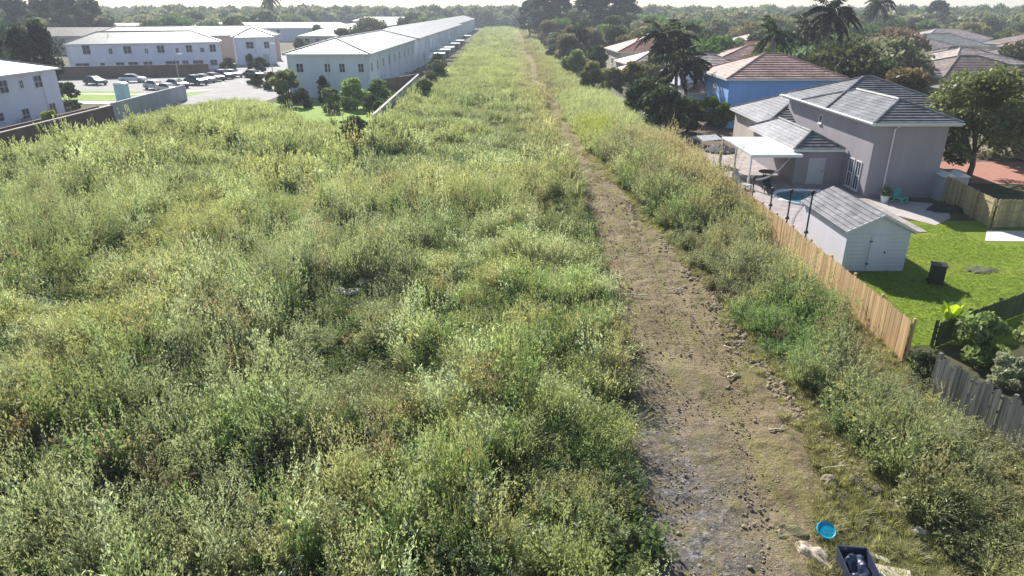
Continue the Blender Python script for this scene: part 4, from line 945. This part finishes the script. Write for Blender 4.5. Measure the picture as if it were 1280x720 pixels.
# right strip between the path and the fences
X, Y = jgrid(6, 16.5, 6, 62, .50); k = in_right(X, Y); X, Y = X[k], Y[k]
d = np.interp(X-PRr(Y), [0, 1.2, 3, 6], [.35, .75, 1.1, .95]); hh = (.25+.55*fnoise(X+30, Y, 3.5, 2)+.75*domes(X+3, Y, 2.2, 9))*d*np.interp(Y, [8, 16, 24, 28, 34, 40, 46, 60], [1.05, 1.05, .8, .95, .95, 1.2, 1.6, 1.7])*np.where(Y < 23, np.interp(X, [12.0, 13.6], [1, .38]), 1)
n = fnoise(X+70, Y+20, 5, 2); tt = lerp3(GREYG*1.05, FRESH*1.1, np.clip((n-.35)*3, 0, 1)); q = rng.random(len(X)); tt = np.where((q < .12)[:, None], STRAW, tt); tt = np.where((q > .93)[:, None], DEAD, tt); tt = tt*rng.uniform(.75, 1.25, (len(X), 1))
tn = np.clip((Y-36)/12, 0, 1)*np.clip((X-9.5)/3, 0, 1); tt = tt*(1-tn[:, None])+TAN*tn[:, None]
tn2 = np.clip((19-Y)/4, 0, 1)*.5; tt = tt*(1-tn2[:, None])+OLIVE*1.1*tn2[:, None]
isg = (rng.random(len(X)) < .25+.65*np.clip((Y-36)/14, 0, 1))
keep = ~((X > 12.6) & (Y > 21.6) & (Y < 25.8)) & ~((X < PRr(Y)+1.2) & (rng.random(len(X)) < .3)); X, Y, hh, tt, isg = X[keep], Y[keep], hh[keep], tt[keep], isg[keep]
a = ~isg; scatter('weeds', np.stack([X[a], Y[a], 0*X[a]], 1), rots(a.sum()), sc(hh[a]), tt[a], src_leafy, 7, 'green weeds between the dirt track and the board fences', 'weeds')
a = isg; scatter('tall_grass', np.stack([X[a], Y[a], 0*X[a]], 1), rots(a.sum(), .18), sc(hh[a]*1.1), tt[a]*1.1, src_grass, 5, 'dry tan tall grass along the cedar fence', 'grass')
X, Y = jgrid(5, 14.6, 62, 104, .72); k = in_right(X, Y); X, Y = X[k], Y[k]
hh = (.75+.75*fnoise(X+30, Y, 5, 2))*np.interp(X-PRr(Y), [0, 2], [.6, 1.1])
yl = np.exp(-(((X-9)/2.0)**2+((Y-73)/7)**2)); tt = PALE[None]*1.1*rng.uniform(.8, 1.15, (len(X), 1)); tt = tt*(1-yl[:, None])+np.array([.42, .44, .12])*yl[:, None]
tn = np.clip((X-11.5)/2, 0, 1)*np.clip((72-Y)/8, 0, 1); tt = tt*(1-tn[:, None])+TAN*tn[:, None]
scatter('tall_grass', np.stack([X, Y, 0*X], 1), rots(len(X), .15), sc(hh, 1.25), tt, src_grass_far, 4, 'tall pale reeds right of the track in front of the palm pair', 'grass')
# low grass on the track and its verges
X, Y = jgrid(2.5, 16.5, 9, 62, .26); c = (PL(Y)+PRr(Y))/2; hw = (PRr(Y)-PL(Y))/2; u = np.abs(X-c)/hw
pr_ = np.clip((fnoise(X, Y*.35, 1.1, 3)-.50)*3.2, 0, 1)*np.interp(u, [0, .8, 1.15, 1.4], [.75, .65, 1.3, 1.5]); pr_ += np.where(X > PRr(Y)+.5, .8, 0)
k = (rng.random(len(X)) < pr_) & (X > PL(Y)-.2) & (X < 15.5) & ~((Y < 22) & (X < 7) & (rng.random(len(X)) < .7)); X, Y = X[k], Y[k]; onp = (X < PRr(Y))
s = rng.uniform(.35, 1.0, len(X))*np.where(onp, .42, .95); dry = rng.random(len(X)) < .35; tt = np.where(onp[:, None], np.where(dry[:, None], np.array([.34, .27, .16]), np.array([.30, .31, .13])), np.array([.40, .385, .18]))*rng.uniform(.75, 1.25, (len(X), 1))
scatter('low_grass', np.stack([X, Y, .05+0*X], 1), rots(len(X), .2), np.stack([s*1.2, s*1.2, s], 1), tt, src_low, 4, 'short yellowish grass sprouting on the dirt track and its verge', 'grass')
X, Y = jgrid(3, 8.5, 62, 140, .5); k = (X > PL(Y)-.3) & (X < PRr(Y)+.5) & (rng.random(len(X)) < .16); X, Y = X[k], Y[k]; s = rng.uniform(.5, 1.1, len(X))
scatter('low_grass', np.stack([X, Y, .03+0*X], 1), rots(len(X), .2), np.stack([s*2, s*2, s], 1), np.array([.36, .31, .14])*rng.uniform(.8, 1.2, (len(X), 1)), src_low, 4, 'thin dry grass on the distant part of the track', 'grass')
X, Y = jgrid(15.2, 34, 24.5, 42, .17); k = (X > 15.1) & ~((np.abs(X-18.6) < 1.7) & (np.abs(Y-35.75) < 2.85)) & ~((Y > 37+.0*X) & (X > 27.4)) & ~((Y > 39) & (X < 25.3)) & (Y < 41) & ~((X > 16.8) & (Y < 24.4+(X-16.9)*.56))
X, Y = X[k], Y[k]; s = rng.uniform(.10, .22, len(X)); wp = fnoise(X, Y, 3, 3)
scatter('lawn_grass', np.stack([X, Y, .01+0*X], 1), rots(len(X), .3), np.stack([s*2.2, s*2.2, s], 1), lerp3([.34, .46, .08], [.48, .52, .15], np.clip((wp-.4)*3, 0, 1))*rng.uniform(.8, 1.2, (len(X), 1)), src_low, 4, 'short bright mown grass of the lawn behind the cedar fence', 'grass')
# clods and gravel
n = 8500; Yc = 9+50*rng.random(n)**1.5; u = rng.random(n); Xc = PL(Yc)+(PRr(Yc)+1.2-PL(Yc))*u
s = rng.uniform(.010, .042, n)*np.where(rng.random(n) < .05, 1.8, 1)
nb = 1500; Yb = 12+35*rng.random(nb)**1.3; Xb = np.where(Yb < 18.5, np.interp(Yb, [12, 18.5], [11.9, 9.3]), PRr(Yb)+.5)+rng.normal(size=nb)*.34; sb = rng.uniform(.03, .12, nb)
Xc = np.concatenate([Xc, Xb]); Yc = np.concatenate([Yc, Yb]); s = np.concatenate([s, sb])
scatter('dirt_clods', np.stack([Xc, Yc, .045+.05*fnoise(Xc, Yc, .9, 2)], 1), rots(len(Xc), .5), np.stack([s, s, s], 1), np.ones((len(Xc), 3)), src_clod, 5, 'brown dirt clods and stones strewn over the track', 'dirt')

# ------------------------------------------------------------------ cars
def car_paint(name, col): return simple(name, col, .25, var=.03, spec=.7)
M['rubber'] = simple('rubber', (.02, .02, .02), .8); M['lamp'] = simple('lamp_glass', (.6, .6, .6), .2)
def make_car(x, y, rz, col, label, suv=False, group='parked cars'):
    r = empty('parked_car', (x, y, 0), rz, label=label, cat='car', group=group)
    pm = car_paint('car_paint', col); hgt = .22 if suv else 0
    prof = [(-2.2, .35), (-2.25, .75), (-2.1, .95+hgt*.5), (-1.2, 1.02+hgt*.6), (1.2, 1.0+hgt*.6), (2.0, .85+hgt*.5), (2.25, .65), (2.2, .35)]
    cab = [(-1.75, .98+hgt*.5), (-1.25, 1.42+hgt), (.25, 1.46+hgt), (1.15, .99+hgt*.5)]
    def ext(pf, w0, w1, nm, m, par, bev):
        b = MB(); n = len(pf); zc = max(p[1] for p in pf)
        zmin = min(p[1] for p in pf); f = lambda z: w0+(w1-w0)*(z-zmin)/(zc-zmin)
        A = [(px, -f(pz), pz) for px, pz in pf]; B = [(px, f(pz), pz) for px, pz in pf]
        b.face(A[::-1]); b.face(B)
        for i in range(n):
            j = (i+1) % n; b.face([A[i], A[j], B[j], B[i]])
        return b.build(nm, m, par, bevel=bev)
    body = ext(prof, .9, .84, 'body', pm, r, .07)
    c = ext(cab, .82, .62, 'window_band', M['glass'], r, .03)
    MB().box(-1.22, -.60, 1.425+hgt, .25, .60, 1.475+hgt).build('roof_panel', pm, r, bevel=.02)
    for wx in (-1.4, 1.4):
        for sy in (-1, 1):
            w = MB().tube([(wx, sy*.72, .33), (wx, sy*.93, .33)], .33, 16).build('wheel', M['rubber'], r)
            MB().tube([(wx, sy*.932, .33), (wx, sy*.945, .33)], .19, 10).build('rim', M['lamp'], w)
    for sy in (-.6, .6): MB().box(2.16, sy-.18, .62, 2.235, sy+.18, .76).build('headlight', M['lamp'], r)
    return r
for i, (px, py, c, lb, su) in enumerate(((212, 116, (.55, .56, .58), 'silver car nearest the grey wall in the parking court', False), (222, 110, (.03, .035, .05), 'dark car parked just beyond the silver one', False), (246, 106, (.04, .05, .08), 'navy car in the middle of the parked row', True), (256, 103, (.35, .36, .38), 'grey car between the navy and the black car', False),
                                       (268, 101, (.02, .02, .025), 'black car near the right end of the parked row', False), (280, 98.5, (.05, .03, .035), 'dark maroon car last in the parked row', True))):
    x, y = G(px, py); make_car(x, y, math.radians(-28), c, lb, su)
for i, (px, py, c, lb) in enumerate(((196, 112, (.5, .52, .55), 'pale car left of the silver one, half behind the grey wall'), (291, 96.5, (.6, .6, .6), 'white car at the very right end of the parked row'), (318, 97, (.04, .04, .045), 'black car crossing the pale street by the kerb bed'), (120, 106, (.05, .06, .09), 'dark car before the brown wall left of the toilet cabin'))):
    x, y = G(px, py); make_car(x, y, math.radians(-28), c, lb)
for i, (x, y, lb) in enumerate(((-52.5, 112, 'slim grey lamp post by the verge lawn of the parking court'), (-49.0, 146, 'slim grey lamp post further back on the street'))):
    r = empty('street_lamp', (x, y, 0), label=lb, cat='lamp post', group='lamp posts of the parking court')
    MB().tube([(0, 0, 0), (0, 0, 5.6), (.5, 0, 6.0)], [.09, .06, .05], 8).build('pole', M['concrete'], r); MB().box(.4, -.13, 5.93, 1.1, .13, 6.05).build('lamp_head', M['trim_white'], r, bevel=.03)
x, y = G(167, 103); make_car(x, y, .1, (.7, .72, .72), 'white car standing behind the pale blue toilet cabin')
for (x, y, c, lb) in ((-40.5, 137, (.03, .03, .03), 'dark car by the kerb left of the long townhouse'), (-38.6, 150, (.5, .5, .5), 'light grey car on the street beside the long townhouse'), (-45.5, 163, (.6, .6, .62), 'pale car further up the street past the parking court')):
    make_car(x, y, math.radians(75), c, lb)

# ------------------------------------------------------------------ smaller things
M['toilet'] = simple('toilet_plastic', (.30, .52, .56), .5, var=.08); M['toilet_roof'] = simple('toilet_roof', (.75, .78, .78), .5, var=.05)
x, y = G(155, 126)
r = empty('toilet_cabin', (x, y, 0), .1, label='pale blue portable toilet cabin with white roof beside the small lawn', cat='toilet cabin')
MB().box(-.75, -.75, .1, .75, .75, 2.35).build('cabin', M['toilet'], r, bevel=.04); MB().box(-.8, -.8, 0, .8, .8, .098).build('base', M['dark_metal'], r)
b = MB(); 
for k in range(8):
    a0, a1 = math.pi*k/8, math.pi*(k+1)/8
    b.face([(-.82*math.cos(a0), -.82, 2.36+.3*math.sin(a0)), (-.82*math.cos(a1), -.82, 2.36+.3*math.sin(a1)), (-.82*math.cos(a1), .82, 2.36+.3*math.sin(a1)), (-.82*math.cos(a0), .82, 2.36+.3*math.sin(a0))])
for yy in (-.82, .82): b.face([(-.82*math.cos(math.pi*k/8), yy, 2.36+.3*math.sin(math.pi*k/8)) for k in range(9)])
b.build('roof', M['toilet_roof'], r); MB().box(-.42, -.79, .2, .42, -.753, 2.15).build('door', M['toilet'], r)
# string light poles on the cedar fence line
for i, (px, py, h) in enumerate(((944, 240, .8), (959, 257, .85), (982, 273, 1.4), (1006, 291, 2.0))):
    x, y = G(px, py, 1.8)
    lb = ('farthest', 'second farthest', 'second nearest', 'nearest and tallest')[i]
    r = empty('light_pole', (15.28, y, 0), 0, label=f'{lb} slim dark light pole rising behind the cedar fence', cat='pole', group='light poles along the cedar fence')
    MB().tube([(0, 0, .05), (0, 0, 1.8+h)], .045, 8).build('pole', M['dark_metal'], r)
    MB().tube([(0, 0, 1.8+h), (0, 0, 1.86+h), (0, 0, 2.02+h), (0, 0, 2.06+h)], [.05, .10, .11, .03], 10).build('lamp_head', M['dark_metal'], r)
    MB().tube([(-.0, 0, 1.78), (0, 0, 1.84), (0, 0, 1.92)], [.12, .12, .06], 8).build('bracket', M['dark_metal'], r)
b = MB(); pA = Vector((15.28, 42.3, 2.7)); pB = Vector((21.2, 51.6, 2.4)); pts = [pA.lerp(pB, t)-Vector((0, 0, 1.1*4*t*(1-t)*.45)) for t in np.linspace(0, 1, 25)]
r = empty('string_lights', tuple(pA), label='string of white bulbs sagging over the terrace to the pool house wing', cat='string lights')
MB().tube([p-pA for p in pts], .015, 5).build('cable', M['dark_metal'], r)
b = MB()
for p in pts[1:-1]: q = p-pA; b.tube([q, q-Vector((0, 0, .05)), q-Vector((0, 0, .15))], [.02, .06, .02], 6)
b.build('bulbs', M['metal_white'], r)
# terrace furniture in the shade
def lounge(x, y, rz, lb, m):
    r = empty('lounge_chair', (x, y, .06), rz, label=lb, cat='chair')
    MB().box(-.3, -.7, .32, .3, .5, .40).build('seat', M[m], r)
    MB().box(-.3, -.05, 0, .3, .05, .75, M4=Matrix.Translation((0, .52, .36)) @ Matrix.Rotation(math.radians(-35), 4, 'X')).build('backrest', M[m], r)
    for sx in (-.26, .26):
        for yy in (-.62, .42): MB().box(sx-.03, yy-.03, 0, sx+.03, yy+.03, .317).build('leg', M['dark_metal'], r)
M['cushion'] = simple('cushion', (.45, .45, .48), .9)
lounge(17.3, 50.3, .4, 'pale lounge chair on the terrace nearest the tall grass', 'cushion'); lounge(18.9, 49.6, -.2, 'dark lounge chair on the terrace beside the pale one', 'dark_metal'); lounge(18.3, 52.6, 1.2, 'lounge chair deep in the shade of the white patio roof', 'cushion')
r = empty('patio_table', (20.0, 52.8, .055), label='round dark table in the shade of the white patio roof', cat='table')
MB().tube([(0, 0, .70), (0, 0, .75)], .7, 20).build('tabletop', M['dark_metal'], r)
for k in range(4): MB().tube([(.3*math.cos(k*1.57+.7), .3*math.sin(k*1.57+.7), .697), (.5*math.cos(k*1.57+.7), .5*math.sin(k*1.57+.7), 0)], .03, 6).build('leg', M['dark_metal'], r)
def umbrella(x, y, lb, m, R, z):
    r = empty('garden_umbrella', (x, y, .055), label=lb, cat='umbrella'); b = MB()
    for k in range(8):
        a0, a1 = k*math.pi/4, (k+1)*math.pi/4; b.face([(R*math.cos(a0), R*math.sin(a0), z-.55), (R*math.cos(a1), R*math.sin(a1), z-.55), (0, 0, z)])
        b.face([(R*math.cos(a0), R*math.sin(a0), z-.55), (R*math.cos(a1), R*math.sin(a1), z-.55), (R*math.cos(a1), R*math.sin(a1), z-.72), (R*math.cos(a0), R*math.sin(a0), z-.72)])
    b.build('canopy', m, r); MB().tube([(0, 0, 0), (0, 0, z-.02)], .03, 8).build('pole', M['dark_metal'], r)
M['navy_cloth'] = simple('navy_cloth', (.06, .06, .085), .9)
umbrella(16.9, 55.3, 'dark grey garden umbrella left of the white patio roof', M['navy_cloth'], 1.3, 2.5)
r = empty('small_canopy', (16.9, 60.0, 0), .35, label='small white pitched canopy behind the dark umbrella', cat='canopy')
b = MB(); b.face([(-1, -1, 2.1), (1, -1, 2.1), (1, 0, 2.38), (-1, 0, 2.38)]); b.face([(1, 1, 2.1), (-1, 1, 2.1), (-1, 0, 2.38), (1, 0, 2.38)]); b.face([(-1, -1, 2.1), (-1, 0, 2.38), (-1, 1, 2.1)]); b.build('canopy', M['metal_white'], r)
for sx in (-.95, .95):
    for sy in (-.95, .95): MB().tube([(sx, sy, 0), (sx, sy, 2.11)], .03, 6).build('leg', M['trim_white'], r)
# plastic shed by the house
r = empty('storage_shed', (30.9, 47.3, 0), -.05, label='small grey plastic storage shed with a double pitched top beside the house wall', cat='shed')
M['plastic_grey'] = simple('plastic_grey', (.40, .41, .46), .5, var=.1, streak=True)
MB().box(-.85, -.6, 0, .85, .6, 1.75).build('wall', M['plastic_grey'], r)
b = MB()
for x0, x1 in ((-.95, 0), (.002, .95)):
    xm = (x0+x1)/2; b.face([(x0, -.7, 1.76), (xm, -.7, 2.02), (xm, .7, 2.02), (x0, .7, 1.76)]); b.face([(xm, -.7, 2.02), (x1, -.7, 1.76), (x1, .7, 1.76), (xm, .7, 2.02)]); b.face([(x0, -.7, 1.76), (x1, -.7, 1.76), (xm, -.7, 2.02)])
b.build('roof', M['trim_white'], r)
for u in (-.42, .42):
    d_ = MB().box(u-.38, -.63, .08, u+.38, -.603, 1.65).build('door', M['plastic_grey'], r); MB().box(u-.03, -.66, .8, u+.03, -.633, 1.0).build('handle', M['dark_metal'], d_)
def tarp(name, x, y, z, w, d, h, m, lb, cat, rz=0, seed=0, sub=14):
    b = MB(); P = {}
    for i in range(sub+1):
        for j in range(sub+1):
            u, v = i/sub*2-1, j/sub*2-1; e = (1-u**4)*(1-v**4)
            nz = mnoise.noise(Vector((u*1.9+seed, v*1.9, seed*.7))); cx_ = u*math.sqrt(1-v*v/2); cy_ = v*math.sqrt(1-u*u/2); P[i, j] = (cx_*w/2*(1+.3*nz), cy_*d/2*(1+.3*mnoise.noise(Vector((u+seed, v*2, 4)))), max(.0, h*e*(.75+.7*nz)))
    for i in range(sub):
        for j in range(sub): b.face([P[i, j], P[i+1, j], P[i+1, j+1], P[i, j+1]])
    o = b.build(name, m, smooth=True); o.location = (x, y, z); o.rotation_euler = (0, 0, rz); return tag(o, lb, cat)
M['teal'] = simple('teal_plastic', (.05, .42, .38), .4, var=.1); M['cyan'] = simple('cyan_plastic', (.01, .42, .62), .35, var=.08); M['navy'] = simple('navy_plastic', (.035, .045, .09), .3, var=.15, spec=.8); M['sack'] = simple('sack', (.50, .42, .34), .9, var=.2, scale=4); M['cream_board'] = simple('cream_board', (.72, .66, .50), .7, var=.1, scale=3)
tarp('black_tarp', 29.2, 44.4, .04, 2.6, 1.4, .35, M['dark_metal'], 'heap under a black cover in front of the plastic storage shed', 'cover', .1, 3)
r = empty('toy_chair', (27.0, 46.2, .035), .5, label='teal plastic chair by the grey house wall', cat='chair')
MB().box(-.35, -.35, .35, .35, .35, .43).build('seat', M['teal'], r, bevel=.02); MB().box(-.35, .30, .433, .35, .37, .95).build('backrest', M['teal'], r, bevel=.02)
for sx in (-.3, .3):
    for sy in (-.3, .3): MB().box(sx-.04, sy-.04, 0, sx+.04, sy+.04, .347).build('leg', M['teal'], r)
r = empty('plant_pot', (26.0, 46.4, .035), label='white pot with a small plant under the downspout', cat='pot')
MB().tube([(0, 0, 0), (0, 0, .45), (0, 0, .5)], [.2, .3, .31], 14).build('pot', M['trim_white'], r)
o = bpy.data.objects.new('foliage', leaf_mesh('foliage', np.random.default_rng(5).normal(size=(260, 3))*[.18, .18, .2]+[0, 0, .75], .09, M['leaf_o'])); COL.objects.link(o); o.parent = r; o.color = (.09, .13, .05, 1)
r = empty('shadow_block', (24.4, 34.6, 0), 1.2, label='dark bin shape standing in for a shadow on the bright lawn', cat='shadow stand-in')  # added dark bin-shaped block, stands in for a shadow on the lawn
r.location = (20.9, 31.3, .015); r.name = 'shadow_stand_in'
MB().box(-.3, -.3, .05, .3, .3, .95).build('stand_in_body', M['dark_metal'], r, bevel=.03); MB().box(-.34, -.36, .955, .34, .34, 1.02).build('lid', M['dark_metal'], r, bevel=.02)
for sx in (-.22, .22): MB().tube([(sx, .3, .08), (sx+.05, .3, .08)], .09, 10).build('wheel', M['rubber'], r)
# fallen leaves pile on the lawn
b = tarp('leaf_pile', 24.4, 33.1, .015, 1.8, 1.0, .10, simple('leaf_litter', (.11, .12, .06), .95, var=.5, scale=8, bump=1), 'flat pile of dark clippings on the lawn near the right edge', 'clippings', .2, 6)
# dumped things at the bottom of the picture
b = MB(); ring = [(.24*math.cos(t), .24*math.sin(t)) for t in np.linspace(0, 2*math.pi, 25)[:-1]]
for i in range(24):
    p, q = ring[i], ring[(i+1) % 24]
    b.face([(p[0], p[1], 0), (q[0], q[1], 0), (q[0]*.93, q[1]*.93, .05), (p[0]*.93, p[1]*.93, .05)]); b.face([(p[0]*.93, p[1]*.93, .05), (q[0]*.93, q[1]*.93, .05), (q[0]*.8, q[1]*.8, .03), (p[0]*.8, p[1]*.8, .03)]); b.face([(p[0]*.8, p[1]*.8, .03), (q[0]*.8, q[1]*.8, .03), (0, 0, .035)])
o = b.build('plastic_bowl', M['cyan']); x, y = G(1033, 662, .3); o.location = (x, y, .28); o.rotation_euler = (.45, -.2, .3); tag(o, 'bright blue round plastic lid lying on the grass at the bottom', 'lid')
b = MB(); x, y = G(1071, 712, .3)
r = empty('plastic_crate', (x, y, .05), -.12, label='dark navy plastic tub beside the cream board at the bottom edge', cat='tub')
P_ = [(-.30, -.42), (.30, -.42), (.30, .42), (-.30, .42)]; k_ = 1.18; b = MB()
for i in range(4):
    p, q = P_[i], P_[(i+1) % 4]; b.face([(p[0], p[1], 0), (q[0], q[1], 0), (q[0]*k_, q[1]*k_, .5), (p[0]*k_, p[1]*k_, .5)]); b.face([(p[0]*.9, p[1]*.9, .03), (q[0]*.9, q[1]*.9, .03), (q[0]*k_*.94, q[1]*k_*.94, .5), (p[0]*k_*.94, p[1]*k_*.94, .5)]); b.face([(p[0]*k_, p[1]*k_, .5), (q[0]*k_, q[1]*k_, .5), (q[0]*k_*.94, q[1]*k_*.94, .5), (p[0]*k_*.94, p[1]*k_*.94, .5)])
b.face([(p[0]*.9, p[1]*.9, .031) for p in P_]); b.build('tub_body', M['navy'], r)
tb = tarp('lining', 0, 0, .2, .62, .86, .34, M['navy'], None, None, 0, 8); tb.parent = r
x, y = G(1108, 716, .1); o = MB().box(-.5, -.3, 0, .5, .3, .04).build('board', M['cream_board'], bevel=.006); o.location = (x, y-.15, .12); o.rotation_euler = (.08, .05, -.25); tag(o, 'large cream coloured board lying at the bottom edge', 'board')
x, y = G(1098, 698, .1); o = MB().box(-.25, -.07, 0, .25, .07, .03).build('board', M['cream_board'], bevel=.006); o.location = (x, y, .12); o.rotation_euler = (.0, .1, -.5); tag(o, 'short pale board strip between the navy tub and the large board', 'board')
x, y = G(1018, 694, .15); tarp('old_sack', x, y, .05, .50, 1.15, .28, M['sack'], 'pale crumpled sack lying left of the blue lid', 'sack', .5, 11)
x, y = G(1000, 672, .15); tarp('dirt_mound', x-.1, y+.3, .0, 1.1, .8, .17, simple('damp_earth', (.17, .155, .08), .95, var=.4, scale=5, bump=1.0), 'low brown dirt mound beside the pale sack', 'mound', .2, 12)
import bmesh
M['dark_rock'] = simple('dark_rock', (.085, .07, .06), .9, var=.35, scale=3, bump=.6); M['pale_rock'] = simple('pale_rock', (.46, .43, .38), .9, var=.25, scale=3, bump=.6)
def rock(x, y, s, m, lb, seed, z=0):
    bm = bmesh.new(); bmesh.ops.create_icosphere(bm, subdivisions=3, radius=1)
    for v in bm.verts:
        n = mnoise.noise(v.co*1.1+Vector((seed*3.7, 0, 0)))+.4*mnoise.noise(v.co*3+Vector((seed, 2, 0))); v.co *= 1+.4*n; v.co.x *= s[0]*.75; v.co.y *= s[1]*.75; v.co.z *= s[2]*.7
    me = bpy.data.meshes.new('rock'); bm.to_mesh(me); bm.free(); me.materials.append(m); o = bpy.data.objects.new('rock', me); COL.objects.link(o); o.location = (x, y, z); tag(o, lb, 'rock')
for px, py, s, m, lb in ((1036, 602, (.36, .3, .26), 'clod', 'earthy brown rock left in the pair beside the track'), (1070, 604, (.24, .26, .30), 'dark_rock', 'dark rounded rock right of the earthy brown one'), (1097, 616, (.22, .2, .22), 'dark_rock', 'small dark green tinged rock at the weed edge'),
                         (1008, 560, (.18, .14, .1), 'dark_rock', 'small dark rock at the upper verge of the track'), (1150, 664, (.28, .2, .12), 'pale_rock', 'pale flat rock in the shade of the right weeds'), (1120, 642, (.22, .18, .1), 'clod', 'brown flat stone between the dark rocks and the pale rock')):
    x, y = G(px, py, .1); rock(x, y, s, M[m], lb, px, .08)
def stick(px, py, L, rz, lb, r_=.03):
    x, y = G(px, py, .08); b = MB(); rr = random.Random(px)
    pts = [(-L/2+L*k/5, rr.uniform(-.05, .05), rr.uniform(0, .05)) for k in range(6)]; b.tube(pts, [r_*1.1, r_, r_, r_*.9, r_*.8, r_*.5], 6)
    b.tube([pts[3], (pts[3][0]+.2, .17, .06)], [r_*.6, r_*.3], 5)
    o = b.build('fallen_branch', M['stick'], smooth=True); o.location = (x, y, .13); o.rotation_euler = (0, 0, rz); tag(o, lb, 'branch')
stick(795, 370, 1.3, -.15, 'long pale branch lying left across the middle of the track'); stick(844, 363, 1.0, -.08, 'pale branch at the right edge of the track beside the long one')
stick(912, 437, .5, -.7, 'short pale branch near the right verge, highest of the lower three', .035); stick(914, 472, .55, .7, 'forked pale branch below the short one', .03); stick(916, 470, .4, -.2, 'thin pale twig crossing the forked branch', .022); stick(972, 539, .6, .15, 'pale branch next to the dirt clods on the right verge', .03)
stick(1045, 587, .9, .25, 'pale branch lying above the earthy brown rock', .025)
for px, py, s, lb in ((424, 362, (.26, .18, .14), 'pale crumpled rag left in the weeds below the dark gap'), (440, 364, (.34, .22, .16), 'largest pale rag lying on the flattened weeds'), (455, 351, (.36, .2, .14), 'pale rag upper right in the flattened weeds')):
    x, y = G(px, py, .55); tarp('cloth_scrap', x, y, .5, s[0]*2.6, s[1]*2.6, s[2], M['cream_board'], lb, 'rag', .4, px)
# soil strip at the cedar fence foot
sheet('bare_soil', [(11.8, 22.9), (14.95, 22.7), (14.95, 28.5), (13.4, 28.6), (12.4, 26)], .014, simple('bare_soil', (.30, .17, .10), .95, var=.3, scale=3, bump=.6))

# far woods: a band of tree crowns nobody could count
src_tree = source('far_crown_source', [bpy.data.meshes.new('x')]*0)
for i in range(4):
    C, V, L = crown_pts(np.random.default_rng(300+i), 700, 5.5, 8, .5, 11, 0)
    src_tree.objects.link(bpy.data.objects.new('far_crown', leaf_mesh('far_crown', C, 1.25, M['leaf_i'], v=V, rg=np.random.default_rng(300+i))))
def woods(name, n, rr, cond, label):
    th = rng.uniform(-.78, .78, n*4); R = np.sqrt(rng.uniform(rr[0]**2, rr[1]**2, n*4)); X = R*np.sin(th); Y = R*np.cos(th)
    k = cond(X, Y); X, Y = X[k][:n], Y[k][:n]
    s = rng.uniform(.85, 1.35, len(X)); hz = s*np.where(R[k][:n] > 500, 1.25, 1.0)
    t = np.array([MG, DG, OG, GG])[rng.integers(0, 4, len(X))]*rng.uniform(.8, 1.2, (len(X), 1))
    scatter(name, np.stack([X, Y, 0*X], 1), rots(len(X), .05), np.stack([s, s, hz], 1), t, src_tree, 4, label, 'woods')
woods('far_woods', 2600, (330, 620), lambda x, y: ~((x > -38) & (x < 14) & (y < 500)) & ~((x < -50) & (x > -110) & (y < 480) & (y > 200)), 'hazy wooded suburb stretching behind the houses')
woods('horizon_woods', 3600, (620, 1500), lambda x, y: np.ones(len(x), bool), 'continuous tree line along the whole horizon')

# ------------------------------------------------------------------ haze
m = bpy.data.materials.new('haze'); m.use_nodes = True; ns = m.node_tree.nodes; ns.remove(ns['Principled BSDF'])
pv = ns.new('ShaderNodeVolumePrincipled'); pv.inputs['Color'].default_value = (.80, .88, 1, 1); pv.inputs['Density'].default_value = .0004; pv.inputs['Anisotropy'].default_value = .2
m.node_tree.links.new(pv.outputs[0], ns['Material Output'].inputs['Volume'])
o = MB().box(-1600, -20, -1, 1600, 1600, 32).build('haze', m); tag(o, 'thin pale haze over the whole suburb', 'haze', kind='stuff')
